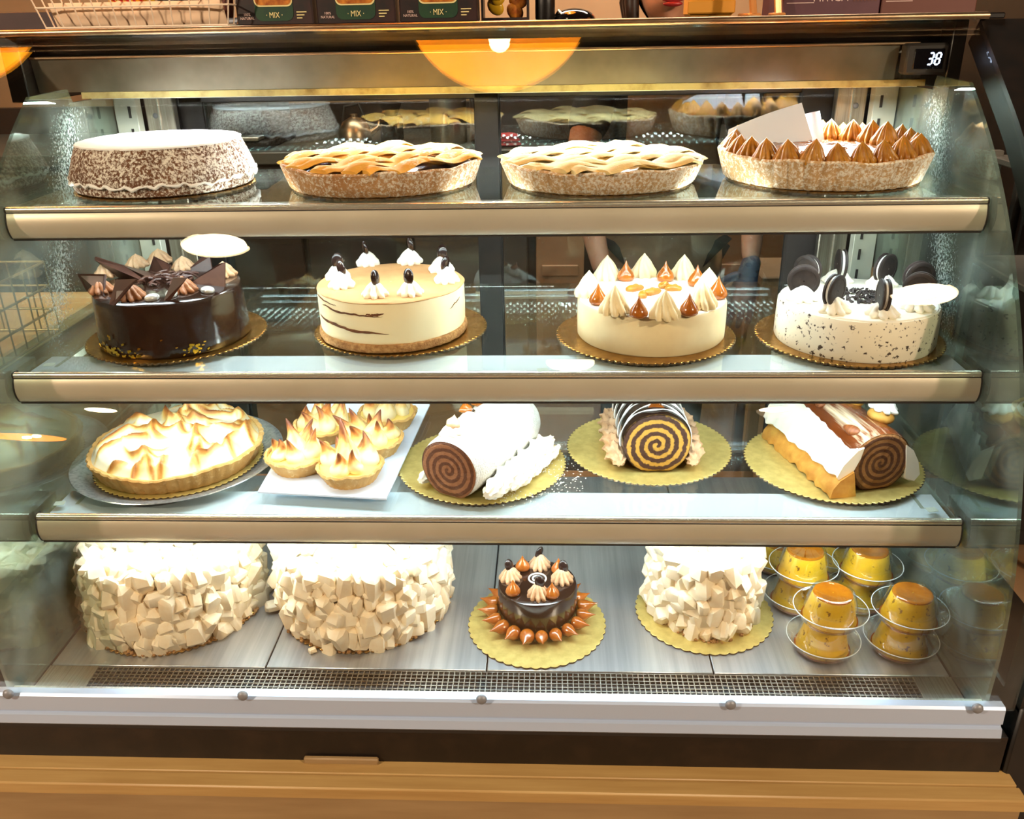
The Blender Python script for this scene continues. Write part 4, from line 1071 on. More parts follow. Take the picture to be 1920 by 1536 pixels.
for (px, py), lb, s in (((511, 1140), 'loose white chunk lying on the steel deck between the two chunk cakes', 1.0), ((501, 1098), 'loose white chunk touching the right side of the left chunk cake', .9), ((585, 1217), 'tiny white crumb in front of the second chunk cake', .36)):
    p_ = at(px, py, ZD + .008); o = put('loose_chunk', CHM[2 if s == 1 else 4], None, (p_.x, p_.y, ZD + .0115 * s + .0005), (0, 0, px), s); tag(o, lb, 'cake piece')

# little chocolate cake
board(.1245, .0755, .0310, ZD, 'pale gold scalloped board under the small chocolate cake', 'gold2', n=46)
t = thing('small_chocolate_cake', 'small glossy chocolate cake ringed with caramel kisses on a pale gold board', 'cake', (.0766, .0515, ZD + BT))
ob('cake_body', lathe([(.0675, 0), (.069, .003), (.0705, .03), (.0715, .064), (.0695, .0715), (.063, .0745), (.001, .075)], 80, lambda th, k, q: 1 + .006 * sin(4 * th + k), cap1=False), C_['choc'], t)
ZT = ZD + BT + .0745
r5 = me_('rosette|mini', lambda: rosette_vf(.0195, .029, 10, .24, .7, dome=.6), C_['mochal'])
k5 = me_('caramel_kiss|mini', lambda: kiss_vf(.0135, .030), C_['caramel'])
for px, py in ((957, 1085), (1012, 1062), (1054, 1088), (1010, 1117)):
    p_ = at(px, py, ZT); ro = put('rosette', r5, t, (p_.x - .0766, p_.y - .0515, .0742), (0, 0, px))
    put('chocolate_piece', bean, ro, (0, .002, .029), (.2, .2, px), .9)
for px, py in ((980, 1067), (1047, 1072), (962, 1113), (1035, 1118)):
    p_ = at(px, py, ZT); put('caramel_kiss', k5, t, (p_.x - .0766, p_.y - .0515, .0742), (0, 0, px))
for r in (.0155, .0085):
    ob('white_ring', tube([(r * cos(a) , r * sin(a) + .006, .0755) for a in [2 * pi * k / 28 for k in range(28)]], .0016, 6, True), C_['white'], t)
ob('chocolate_piece', sphere(.008, 12, 8, (1, .6, .6)), C_['bean'], t, loc=(.003, .002, .079), rot=(0, 0, .7))
kr = me_('caramel_kiss|ring', lambda: kiss_vf(.0125, .036, bend=.004), C_['caramel'])
for k in range(20):
    a = 2 * pi * k / 20 + .1
    put('caramel_kiss', kr, t, (.074 * cos(a), .074 * sin(a), .0118), (0, radians(72), a), R_.uniform(.9, 1.08))

# flans in clear cups, stacked two high
C_['flan'] = mat('yellow_flan', rgb(238, 186, 40), .35, 0, rgb(222, 164, 26), 12, .35, .7, sss=.1, coat=.3)
tt = NT('freckled_flan'); n1 = tt.noise(95, 2); f1 = tt.math('MULTIPLY', tt.math('SUBTRACT', n1, .625), 14, clamp=True)
n2 = tt.ramp(tt.noise(9, 3), [(.35, rgb(238, 190, 42)), (.7, rgb(228, 170, 30))])
tt.set(Base_Color=tt.mix(f1, n2, rgb(128, 82, 14)), Roughness=.35, Coat_Weight=.3); C_['flan'] = tt.m
C_['flantop'] = mat('caramel_glaze', rgb(196, 116, 20), .12, 0, rgb(168, 92, 14), 30, coat=.7)
C_['syrup'] = mat('caramel_syrup', rgb(150, 76, 16), .1, 0, coat=.6)
fb = mk('flan', lathe([(.041, .004), (.0435, .008), (.041, .018), (.0355, .040), (.0325, .054), (.031, .0555)], 40, cap1=True), C_['flan'])
ft = mk('caramel_top', lathe([(.0322, .0540), (.0315, .0566), (.0285, .0580), (.0255, .0572), (.001, .0572)], 40, cap0=False, cap1=False), C_['flantop'])
fs = mk('syrup', lathe([(.036, .0022), (.0445, .004), (.046, .0075), (.036, .0082)], 40), C_['syrup'])
fc_ = mk('clear_cup', lathe([(.034, .0006), (.043, .0012), (.0475, .006), (.0565, .0235), (.0605, .0265), (.0605, .0277), (.0560, .0250), (.0465, .0075), (.0425, .0024), (.034, .0016)], 60), M_['clear'])
fl_ = mk('clear_lid', lathe([(.0605, .0281), (.0605, .0292), (.0565, .0296), (.0435, .0290), (.0365, .0565), (.0345, .0600), (.030, .0604), (.0285, .0596), (.001, .0596), (.001, .0590), (.0285, .0589), (.0300, .0597), (.034, .0592), (.0358, .0560), (.043, .0281)], 60, cap0=False, cap1=False), M_['clear'])
C_['rim'] = mat('clear_rim', rgb(225, 232, 234), .15, coat=.5)
fr_ = mk('cup_rim', tube([(.0605 * cos(a), .0605 * sin(a), .0279) for a in [2 * pi * k / 60 for k in range(60)]], .0008, 6, True), C_['rim'])
def flan(x, y, z, label):
    t = thing('flan_cup', label, 'flan', (x, y, z), R_.uniform(0, 6), 'flans in clear plastic cups')
    for nm, me in (('flan', fb), ('caramel_top', ft), ('syrup', fs), ('clear_cup', fc_), ('clear_lid', fl_), ('cup_rim', fr_)): put(nm, me, t)
FH = .0612
for (x, y), nm in (((.5655, -.030), 'near left'), ((.6965, -.028), 'near right'), ((.5540, .098), 'middle left'), ((.6700, .105), 'middle right'), ((.5480, .222), 'far left'), ((.6600, .230), 'far right')):
    flan(x, y, ZD + .0006, 'yellow flan in a clear cup, lower one of the %s stack' % nm)
    if nm != 'far left': flan(x + .004, y - .003, ZD + .0008 + FH, 'yellow flan in a clear cup, upper one of the %s stack' % nm)
# ================================================================== things on top of the case
D_ = {}
D_['wire'] = mat('white_wire', rgb(236, 214, 190), .4)
D_['boxdark'] = mat('dark_green_box', rgb(38, 34, 34), .4, 0, rgb(58, 38, 36), 26, .4, .65)
D_['boxgreen'] = mat('green_label', rgb(34, 66, 42), .45, 0, rgb(28, 54, 44), 30)
D_['boxcream'] = mat('cream_print', rgb(232, 214, 150), .5)
D_['pinkp'] = mat('pale_print', rgb(220, 190, 180), .5)
D_['nuts'] = mat('roasted_nuts', rgb(206, 130, 44), .4, 0, rgb(150, 74, 20), 60)
D_['plum'] = mat('plum_box', rgb(84, 48, 56), .5, 0, rgb(92, 54, 62), 14)
D_['brownb'] = mat('brown_box', rgb(98, 52, 40), .5)
D_['yellow'] = mat('yellow_bag', rgb(226, 176, 40), .3, coat=.3)
D_['red'] = mat('red_print', rgb(186, 30, 22), .4)
D_['navy'] = mat('dark_bag', rgb(30, 28, 34), .3, coat=.4)
D_['liner'] = mat('paper_liner', rgb(238, 208, 176), .8)
D_['goldwrap'] = mat('gold_wrapper', rgb(206, 140, 44), .2, .9)
D_['mustard'] = mat('mustard_box', rgb(206, 142, 44), .5)
D_['acryl'] = mat('tinted_stand', rgb(222, 150, 84), .25, .2)
TZ = LEDGE - .0013
# white wire basket of wrapped sweets
bk = thing('wire_basket', 'white wire basket of sweets standing on top of the case', 'basket', (-.627, .47, TZ))
def loop(z, gx, gy, r): return tube([(-gx, -gy, z), (gx, -gy, z), (gx, gy, z), (-gx, gy, z)], r, 6, True)
def bar(a, b, r): return tube([a, b], r, 6)
for z, e, r in ((.0025, 0, .0022), (.035, .008, .0016), (.070, .016, .0016), (.105, .024, .0025)):
    gx, gy = .163 + e, .075 + e
    ob('basket_hoop', merge(bar((-gx, -gy, z), (gx, -gy, z), r), bar((-gx, gy, z), (gx, gy, z), r), bar((-gx, -gy, z), (-gx, gy, z), r), bar((gx, -gy, z), (gx, gy, z), r)), D_['wire'], bk)
for k in range(11):
    x = -.163 + .326 * k / 10; f = (.163 + .024) / .163
    for s in (-1, 1): ob('basket_wire', bar((x, s * .075, .0025), (x * f, s * .099, .105), .0013), D_['wire'], bk)
for k in range(1, 5):
    y = -.075 + .15 * k / 5
    for s in (-1, 1): ob('basket_wire', bar((s * .163, y, .0025), (s * .187, y * 1.3, .105), .0013), D_['wire'], bk)
def pillow(w, h, d, seed, n=14):
    V, Fc = [], []
    for s in (1, -1):
        for i in range(n + 1):
            for j in range(n + 1):
                u, v = i / n * 2 - 1, j / n * 2 - 1
                b = max(0, (1 - u ** 4) * (1 - v ** 4)) ** .6
                V.append((u * w / 2, s * d / 2 * b + .003 * noise.noise(Vector((u * 2, v * 2, seed + s))) * b, v * h / 2))
    N = (n + 1) ** 2
    for s in (0, 1):
        for i in range(n):
            for j in range(n):
                q = [s * N + i * (n + 1) + j, s * N + i * (n + 1) + j + 1, s * N + (i + 1) * (n + 1) + j + 1, s * N + (i + 1) * (n + 1) + j]; Fc.append(tuple(q if s else q[::-1]))
    return V, Fc
ln = ob('basket_liner', pillow(.31, .05, .018, 3), D_['liner'], bk, loc=(0, -.058, .020), rot=(radians(25), 0, 0))
def bag(x, y, w, h, m, label, rz=0, tilt=.2, art=None):
    o = ob('sweet_bag', pillow(w, h, .034, x * 50), m, None, loc=(x, y, TZ + .014 + h / 2 * cos(tilt)), rot=(-tilt, 0, rz)); tag(o, label, 'bag', 'bags of sweets in the wire basket')
    return o
b1 = bag(-.652, .455, .085, .12, D_['yellow'], 'yellow sweet bag with red lettering in the wire basket')
for k, (x, w, h) in enumerate(((-.026, .010, .018), (-.013, .008, .013), (-.002, .009, .013), (.010, .008, .016), (.022, .010, .020))):
    ob('red_letter', tube([(x + w * .5 * sin(q * 1.1), -.0178 + abs(x) * .16, -.030 + h * (q / 6 - .5)) for q in range(7)], .0022, 6), D_['red'], b1)
b2 = bag(-.566, .455, .080, .11, D_['navy'], 'dark sweet bag with pale lettering in the wire basket')
ob('label_patch', pillow(.055, .028, .006, 4), D_['mustard'], b2, loc=(0, -.0155, -.012))
b3 = bag(-.495, .460, .050, .09, D_['brownb'], 'brown sweet bag at the right end of the wire basket')
g1 = ob('wrapped_sweet', pillow(.035, .020, .018, 9), D_['goldwrap'], None, loc=(-.520, .418, TZ + .032), rot=(.3, .3, .2)); tag(g1, 'gold wrapped sweet in the wire basket', 'sweet')
# three dark green gift boxes with nut windows
def rrect(w, h, r, n=5):
    P = []
    for cx, cy, a0 in ((w / 2 - r, h / 2 - r, 0), (-w / 2 + r, h / 2 - r, pi / 2), (-w / 2 + r, -h / 2 + r, pi), (w / 2 - r, -h / 2 + r, 1.5 * pi)):
        for k in range(n + 1): P.append((cx + r * cos(a0 + pi / 2 * k / n), cy + r * sin(a0 + pi / 2 * k / n)))
    return P
def face(poly, y0, y1):
    v, f = prism(poly, 0, 1); return [(a, y0 if c < .5 else y1, b) for a, b, c in v], f
for k, (x0, x1, lb) in enumerate(((-.457, -.320, 'dark green nut mix box nearest the wire basket'), (-.313, -.173, 'middle dark green nut mix box on top of the case'), (-.166, -.028, 'dark green nut mix box nearest the yellow window box'))):
    cx, w = (x0 + x1) / 2, x1 - x0
    t = thing('gift_box', lb, 'box', (cx, .425, TZ), 0, 'nut mix boxes on top of the case')
    H = .19
    ob('carton', box(-w / 2, w / 2, 0, .055, 0, H, .0025), D_['boxdark'], t, smooth=False)
    ob('green_panel', face([(a, b + .055) for a, b in rrect(w * .50, .095, .012)], -.0008, .0005), D_['boxgreen'], t, smooth=False)
    ob('window_rim', face([(a, b + .083) for a, b in rrect(w * .50, .105, .010)], -.0014, .0005), D_['boxcream'], t, smooth=False)
    ob('window', face([(a, b + .083) for a, b in rrect(w * .47, .100, .009)], -.0020, .0005), D_['nuts'], t, smooth=False)
    text('· MIX ·', .0135, D_['boxcream'], t, (0, -.0012, .0165), (pi / 2, 0, 0), sx=.8)
    text('100%\nNATURAL', .0062, D_['pinkp'], t, (-w * .36, -.0008, .0150), (pi / 2, 0, 0), sx=.9)
    for q in range(3): ob('print_line', box(w * (.29), w * (.42 - .03 * q), -.0008, .0005, .0205 - q * .0048, .0222 - q * .0048), D_['boxcream'], t, smooth=False)
    for q in range(9):
        s = 1; c = random.Random(q + k); x, z = c.uniform(-.2, .2) * w, .045 + c.uniform(0, .07)
        ob('nut', sphere(.009, 10, 6, (1, .35, .7)), D_['nuts'], t, loc=(x, -.003, z), rot=(0, c.uniform(0, 3), 0))
# clear-window box with yellow contents, black jar lids
t = thing('window_box', 'small dark framed window box of yellow dried fruit', 'box', (.018, .47, TZ))
w = .080
ob('frame', merge(box(-.043, .043, 0, .05, 0, .006), box(-.043, -.039, 0, .05, .006, .12), box(.039, .043, 0, .05, .006, .12), box(-.043, .043, 0, .05, .116, .12)), D_['boxdark'], t, smooth=False)
for q in range(12):
    c = random.Random(q); ob('fruit_slice', sphere(.017, 12, 8, (1, .4, .8)), D_['yellow' if q % 2 else 'nuts'], t, loc=(c.uniform(-.025, .025), c.uniform(.012, .03), .016 + .0085 * q), rot=(c.uniform(-.4, .4), c.uniform(0, 3), 0))
jar = thing('black_jar', 'black jar standing beside the window box on the case', 'jar', (.090, .50, TZ))
ob('jar_body', lathe([(.016, 0), (.018, .004), (.018, .055), (.014, .062)], 28), M_['black'], jar); ob('jar_lid', lathe([(.0165, .062), (.017, .064), (.017, .082), (.015, .084)], 28), M_['dark'], jar)
bl = thing('black_bowl', 'upturned black dish with a glossy domed top between jar and person', 'dish', (.143, .52, TZ))
ob('dome', lathe([(.040, 0), (.039, .005), (.030, .014), (.016, .019), (.001, .0205)], 36, cap1=False), mat('black_gloss', rgb(16, 14, 14), .12, coat=.6), bl)
ob('clip', tube([(-.034, -.012, .008), (-.028, -.02, .016), (-.022, -.024, .010)], .0022, 8), M_['lip'], bl)
# mustard crate, copper stands, plum boxes
t = thing('mustard_crate', 'mustard coloured slatted box on top of the case right of the person', 'box', (.386, .47, TZ))
ob('crate_body', box(-.040, .040, 0, .07, .002, .12, .004), D_['mustard'], t, smooth=False)
for q in range(4): ob('slat', box(-.042, .042, -.004, -.0003, .006 + q * .028, .028 + q * .028, .002), D_['mustard'], t, smooth=False)
for x, rz, lb in ((.470, .1, 'left of the two copper toned easel stands'), (.512, -.1, 'right copper toned easel stand, next to the plum boxes')):
    t = thing('easel_stand', lb, 'stand', (x - .022, .405, TZ), rz, 'copper toned easel stands')
    ob('upright', tube([(0, 0, .004), (-.006, .01, .06), (-.010, .02, .14)], .0065, 8), D_['acryl'], t); ob('foot', box(-.010, .012, -.006, .06, 0, .0055, .002), D_['acryl'], t)
for x0, x1, c, lb in ((.502, .668, 'plum', 'plum coloured box with pale lettering next to the copper stand'), (.671, .832, 'brownb', 'brown box with pale lettering at the right end of the case top')):
    cx, w = (x0 + x1) / 2, x1 - x0
    t = thing('confection_box', lb, 'box', (cx, .43, TZ), 0, 'lettered boxes on the case top')
    ob('carton', box(-w / 2, w / 2, 0, .16, 0, .062, .0015), D_[c], t, smooth=False)
    text('MITICA', .0185, D_['pinkp'], t, (-.002, -.0003, .0275), (pi / 2, 0, 0), sx=1.0)
    ob('print_line', box(-w * .46, -w * .18, -.0006, .0004, .0195, .0208), D_['pinkp'], t, smooth=False)
    for q in range(7): ob('faint_letter', box(w * (.22 + q * .036), w * (.242 + q * .036), -.0005, .0004, .021, .031), D_['brownb'] if c == 'plum' else D_['acryl'], t, smooth=False)
t = thing('dark_basket', 'low dark tray at the far left end of the case top', 'tray', (-.87, .47, TZ))
ob('tray_wall', merge(box(-.09, .09, -.03, -.024, .0005, .030, .001), box(-.09, .09, .060, .066, .0005, .030, .001), box(-.09, -.084, -.024, .060, .0005, .030), box(.084, .09, -.024, .060, .0005, .030)), mat('dark_maroon', rgb(52, 22, 18), .5), t, smooth=False)
ob('tray_floor', box(-.084, .084, -.024, .06, .0005, .005), M_['black'], t, smooth=False)

# ================================================================== kitchen behind the case
K_ = {}
K_['cab'] = mat('dark_cabinet', rgb(58, 46, 38), .5, 0, rgb(50, 40, 33), 4)
K_['top'] = mat('grey_worktop', rgb(98, 96, 88), .35, .2)
K_['tan'] = mat('tan_panel', rgb(176, 138, 106), .5, 0, rgb(166, 128, 96), 5)
K_['grey'] = mat('grey_panel', rgb(92, 84, 76), .45)
K_['steelp'] = mat('kitchen_steel', rgb(176, 172, 160), .35, .9)
K_['redcloth'] = mat('red_cloth', rgb(196, 58, 58), .8)
K_['bottle'] = mat('green_bottle', rgb(40, 52, 44), .15, coat=.5)
bc = thing('back_counter', 'dark back counter with tan doors along the kitchen wall behind the case', 'counter', (0, 2.1, FLOOR))
pw('carcass', box(-2.6, 2.6, 1.82, 2.48, FLOOR, .06), K_['cab'], bc, smooth=False)
pw('worktop', box(-2.62, 2.62, 1.78, 2.49, .06, .10, .003), K_['top'], bc, smooth=False)
for k, (x0, x1, c) in enumerate(((-1.9, -1.35, 'cab'), (-1.33, -.78, 'cab'), (-.76, -.40, 'cab'), (-.38, .02, 'grey'), (.05, .22, 'tan'), (.26, .62, 'grey'), (.66, 1.12, 'tan'), (1.15, 1.6, 'cab'))):
    d = pw('cabinet_door', box(x0, x1, 1.80, 1.822, -.70, .03, .004), K_[c], bc, smooth=False)
    if c == 'tan': ob('door_rail', box(x0 + .02, x1 - .02, 1.790, 1.80, -.34, -.30, .003), K_['tan'], d, loc=(0, 0, 0), smooth=False); d.children[0].location = (0, 0, 0)
sp_ = struct('trim_1', box(-2.6, 2.6, 2.44, 2.5, .10, .20), K_['cab'])
em = thing('espresso_machine', 'dark espresso machine at the left end of the back counter', 'machine', (-1.05, 2.02, .10))
ob('body', box(-.18, .17, -.12, .18, .03, .42, .02), M_['black'], em); ob('base', box(-.19, .18, -.18, .18, 0, .03, .006), M_['dark'], em)
ob('hood', box(-.18, .17, -.20, -.12, .27, .42, .015), M_['black'], em)
for x in (-.09, .08):
    g = ob('group_head', lathe([(.036, -.06), (.036, 0)], 24), K_['steelp'], em, loc=(x, -.16, .27)); ob('portafilter_handle', tube([(0, -.03, -.045), (0, -.15, -.06)], .011, 10), M_['dark'], g)
ob('drip_tray', box(-.16, .15, -.19, -.12, .031, .045, .003), K_['steelp'], em)
for x, z, r, lb in ((-.79, .36, .035, 'small dark pan hanging on the tan kitchen wall'), (-.62, .375, .055, 'larger dark pan hanging on the tan kitchen wall')):
    t = thing('hanging_pan', lb, 'pan', (x, 2.5, z), 0); ob('pan_body', xf(lathe([(r * .8, 0), (r, .006), (r * 1.03, .045), (r * .98, .045), (r * .93, .01), (.001, .008)], 32, cap1=False), T((0, -.001, 0), (pi / 2, 0, 0))), M_['black'], t)
    ob('pan_handle', box(-.009, .009, -.034, -.024, r, r + .16, .004), M_['dark'], t)
kt = thing('copper_kettle', 'small shiny kettle on the back counter', 'kettle', (-.60, 2.0, .10))
ob('kettle_body', lathe([(.045, 0), (.06, .01), (.06, .04), (.042, .075), (.014, .09), (.014, .10), (.001, .102)], 32, cap1=False), M_['copper'], kt); ob('spout', tube([(.05, 0, .03), (.085, 0, .055), (.10, 0, .085)], [.014, .010, .007], 10), M_['copper'], kt); ob('kettle_handle', tube([(-.04, 0, .075), (-.03, 0, .125), (.02, 0, .135), (.04, 0, .08)], .006, 8), M_['dark'], kt)
gd = thing('coffee_grinder', 'small dark grinder on the back counter right of the kettle', 'grinder', (-.47, 2.02, .10))
ob('body', box(-.035, .035, -.05, .05, 0, .09, .008), M_['black'], gd); ob('hopper', lathe([(.022, .09), (.04, .13), (.04, .135)], 24), M_['dark'], gd)
ur = thing('steel_urn', 'tall stainless drinks urn on the back counter', 'urn', (-.26, 1.98, .10))
ob('urn_body', lathe([(.062, 0), (.065, .006), (.065, .30), (.06, .31)], 36), K_['steelp'], ur); ob('urn_lid', lathe([(.064, .312), (.05, .34), (.012, .352), (.010, .37), (.001, .372)], 36, cap1=False), K_['steelp'], ur)
ob('tap', tube([(0, -.062, .10), (0, -.10, .10), (0, -.105, .075)], .008, 8), M_['copper'], ur)
fr2 = thing('dark_fridge', 'dark undercounter fridge unit with a small pale label on the back counter', 'fridge', (.06, 2.05, .10))
ob('fridge_body', box(-.24, .27, -.12, .24, 0, .34, .008), K_['grey'], fr2, smooth=False); ob('fridge_door', box(-.235, .265, -.135, -.1205, .01, .30, .004), K_['cab'], fr2, smooth=False); ob('label', box(-.185, -.155, -.1365, -.135, .235, .275), D_['liner'], fr2, smooth=False)
ob('light_bar', box(-.24, .27, -.14, -.121, .335, .342), emit('warm_strip', (1, .72, .45, 1), 3.0), fr2, smooth=False)
cl = thing('folded_cloth', 'folded red cloth lying on the back counter', 'cloth', (-.075, 1.86, .10), .1)
for q in range(3): ob('cloth_fold', pillow(.15 - .01 * q, .07, .016, q + 1), K_['redcloth'], cl, loc=(0, 0, .0085 + q * .014), rot=(pi / 2, 0, 0))
sh2 = thing('wall_shelf', 'narrow wall shelf with bottles behind the person', 'shelf', (.76, 2.42, .245)); ob('shelf_board', box(-.20, .20, -.07, .075, -.012, 0, .002), K_['tan'], sh2, smooth=False)
for s in (-.17, .17): ob('shelf_bracket', box(s - .006, s + .006, -.05, .075, -.06, -.012, .002), M_['dark'], sh2, smooth=False)
for x, lb, s in ((.62, 'green bottle at the left end of the wall shelf', 1.0), (.82, 'short dark bottle on the wall shelf', .62)):
    t = thing('bottle', lb, 'bottle', (x, 2.40, .2455), 0, 'bottles on the wall shelf'); ob('bottle_glass', lathe([(.028 * s, 0), (.030 * s, .005), (.030 * s, .09 * s), (.012 * s, .125 * s), (.011 * s, .165 * s)], 24), K_['bottle'], t); ob('cap', lathe([(.0125 * s, .163 * s), (.0125 * s, .18 * s)], 16), M_['lip'], t)
tc = thing('tan_cupboard', 'tan cupboard with an open shelf at the right of the back counter', 'cupboard', (1.35, 2.1, .10))
ob('cupboard_body', merge(box(-.28, -.26, -.15, .3, 0, .7), box(.26, .28, -.15, .3, 0, .7), box(-.26, .26, .28, .3, 0, .7), box(-.26, .26, -.15, .28, 0, .02), box(-.26, .26, -.15, .28, .22, .24), box(-.26, .26, -.15, .28, .68, .7)), K_['tan'], tc, smooth=False)
ob('cupboard_light', box(-.2, .2, -.14, -.12, .212, .219), emit('warm_strip2', (1, .6, .4, 1), 1.5), tc, smooth=False)
cr2 = thing('wooden_stand', 'low tan stand with a red tin on it, seen between the upper shelves', 'stand', (.86, 1.25, FLOOR))
ob('stand_top', box(-.17, .17, -.10, .12, .62, .65, .004), K_['tan'], cr2, smooth=False)
for sx in (-.15, .15):
    for sy in (-.08, .10): ob('leg', box(sx - .015, sx + .015, sy - .015, sy + .015, 0, .62, .002), K_['tan'], cr2, smooth=False)
rt_ = thing('red_tin', 'red tin with a white lid on the low tan stand', 'tin', (.955, 1.23, FLOOR + .65)); ob('tin_body', lathe([(.026, 0), (.027, .003), (.027, .05), (.026, .052)], 28), D_['red'], rt_); ob('tin_lid', lathe([(.0275, .052), (.0275, .062), (.018, .075), (.016, .09)], 28), C_['white'], rt_)
# dark cupboard closing the right side, seen past the end of the case
dk = thing('tall_dark_cabinet', 'tall black cabinet standing past the right end of the case', 'cabinet', (1.60, 1.25, FLOOR))
ob('cabinet_body', box(-.45, .55, -.45, .5, 0, 1.62, .006), M_['black'], dk, smooth=False); ob('cabinet_door', box(-.43, .04, -.472, -.452, .06, 1.58, .004), M_['black'], dk, smooth=False); ob('cabinet_door', box(.06, .53, -.472, -.452, .06, 1.58, .004), M_['black'], dk, smooth=False); ob('handle', tube([(.02, -.49, .8), (.02, -.49, 1.0)], .006, 8), M_['knob'], dk)

# neighbouring cases on both sides, glimpsed through the end panes
N_ = {}
N_['berry'] = mat('red_berries', rgb(170, 34, 36), .25, 0, rgb(120, 20, 26), 30, coat=.5)
N_['kiwi'] = mat('green_fruit', rgb(150, 160, 50), .3)
nb = thing('neighbour_shelf', 'steel shelf unit of fruit tarts past the right end pane', 'shelf', (1.12, .15, FLOOR))
for z in (.60, .86, 1.06): ob('shelf_plate', box(-.16, .30, -.22, .40, z - .012, z, .002), K_['grey'], nb, smooth=False)
for x in (-.15, .29):
    for y in (-.21, .39): ob('leg', box(x - .009, x + .009, y - .009, y + .009, 0, 1.07, .001), K_['grey'], nb, smooth=False)
ntc = mk('crust', fluted(.075, .085, 0, .026, 30, .02, .005, True, .008, 4, 7), C_['ptart']); ntf = mk('cream', lathe([(.078, .021), (.001, .024)], 32, cap0=False, cap1=False), C_['cream'])
bry = mk('berry', sphere(.013, 12, 8), N_['berry']); kw = mk('fruit', sphere(.014, 12, 8, (1, 1, .5)), N_['kiwi']); nr_ = mk('rosette', rosette_vf(.016, .022, 7, .25, 1, dome=.9), C_['cream'])
i = 0
for z, lbz in ((.60, 'lowest'), (.86, 'middle'), (1.06, 'top')):
    for y, lby in ((-.10, 'front'), (.09, 'middle'), (.28, 'back')):
        t = thing('fruit_tart', 'red and green fruit tart, %s one on the %s neighbouring shelf' % (lby, lbz), 'tart', (1.06 + .01 * (i % 2), y, FLOOR + z + .0004), i, 'fruit tarts on the neighbouring shelf'); i += 1
        put('crust', ntc, t); put('cream', ntf, t)
        for q in range(9):
            a = 2 * pi * q / 9; put(('berry', 'fruit', 'rosette')[q % 3], (bry, kw, nr_)[q % 3], t, (.053 * cos(a), .053 * sin(a), .030 if q % 3 < 2 else .023))
        for q in range(4): put('berry', bry, t, (.02 * cos(q * 1.57), .02 * sin(q * 1.57), .031))
lb_ = thing('side_counter', 'pale wooden counter past the left end pane', 'counter', (-1.40, .2, FLOOR))
ob('counter_body', box(-.45, .40, -.30, .55, 0, .70, .004), K_['tan'], lb_, smooth=False); ob('counter_top', box(-.47, .42, -.32, .57, .70, .73, .004), mat('pale_oak', rgb(206, 170, 120), .5), lb_, smooth=False)
wb = thing('wire_rack', 'brass coloured wire basket on the counter left of the case', 'basket', (-1.10, .22, FLOOR + .7305))
wm = mat('brass_wire', rgb(150, 126, 84), .4, .6)
for z in (.003, .05, .10, .15): ob('rack_hoop', merge(bar((-.16, -.25, z), (.16, -.25, z), .0025), bar((-.16, .25, z), (.16, .25, z), .0025), bar((-.16, -.25, z), (-.16, .25, z), .0025), bar((.16, -.25, z), (.16, .25, z), .0025)), wm, wb)
for q in range(13):
    y = -.25 + .5 * q / 12
    for x in (-.16, .16): ob('rack_wire', bar((x, y, .003), (x, y, .15), .0016), wm, wb)
for q in range(1, 8):
    x = -.16 + .32 * q / 8
    for y in (-.25, .25): ob('rack_wire', bar((x, y, .003), (x, y, .15), .0016), wm, wb)
for q in range(5):
    t = tag(ob('bread_roll', sphere(.055, 20, 12, (1.25, .9, .75)), C_['puff'], loc=(-1.19 + .145 * (q % 2), .03 + .09 * q, FLOOR + .7305 + .044), rot=(0, 0, q)), ('front', 'second', 'middle', 'fourth', 'rearmost')[q] + ' golden bread roll in the brass wire basket', 'bread', 'bread rolls in the wire basket')

# ================================================================== person behind the counter
def skin(name, nodes, edges, sub=2):
    """nodes: list of (Vector, rx, ry)"""
    me = bpy.data.meshes.new(name); me.from_pydata([tuple(n[0]) for n in nodes], edges, [])
    o = bpy.data.objects.new(name, me); COL.objects.link(o)
    md = o.modifiers.new('s', 'SKIN'); md.use_smooth_shade = True
    for i, n in enumerate(nodes):
        sv_ = me.skin_vertices[0].data[i]; sv_.radius = (n[1], n[2]); sv_.use_root = (i == 0)
    if sub: o.modifiers.new('d', 'SUBSURF').levels = sub
    dg = bpy.context.evaluated_depsgraph_get(); m2 = bpy.data.meshes.new_from_object(o.evaluated_get(dg))
    vf = ([tuple(v.co) for v in m2.vertices], [tuple(p_.vertices) for p_ in m2.polygons])
    bpy.data.objects.remove(o); bpy.data.meshes.remove(m2); return vf
def remesh(vf, vox, smooth=2):
    me = bpy.data.meshes.new('tmp'); me.from_pydata(vf[0], [], vf[1]); o = bpy.data.objects.new('tmp', me); COL.objects.link(o)
    md = o.modifiers.new('r', 'REMESH'); md.mode = 'VOXEL'; md.voxel_size = vox
    sm = o.modifiers.new('m', 'SMOOTH'); sm.iterations = smooth
    dg = bpy.context.evaluated_depsgraph_get(); m2 = bpy.data.meshes.new_from_object(o.evaluated_get(dg))
    out = ([tuple(v.co) for v in m2.vertices], [tuple(p_.vertices) for p_ in m2.polygons])
    bpy.data.objects.remove(o); bpy.data.meshes.remove(m2); return out
P_ = {}
P_['skin'] = mat('skin', rgb(222, 158, 122), .5, 0, rgb(210, 142, 108), 20, sss=.12)
P_['shirt'] = mat('dark_shirt', rgb(36, 38, 46), .8, 0, rgb(30, 32, 38), 60)
P_['apron'] = mat('tan_apron', rgb(166, 128, 96), .8, 0, rgb(156, 118, 88), 80)
P_['glove'] = mat('dark_glove', rgb(62, 64, 78), .45)
P_['hair'] = mat('dark_hair', rgb(30, 20, 16), .4, stretch=(1, 1, .1), c2=rgb(46, 30, 22), ns=120)
P_['lip'] = mat('lips', rgb(176, 48, 46), .35); P_['eye'] = mat('eye_white', rgb(235, 230, 222), .25); P_['iris'] = mat('iris', rgb(50, 32, 22), .2)
P_['pants'] = mat('black_trousers', rgb(28, 27, 30), .8)
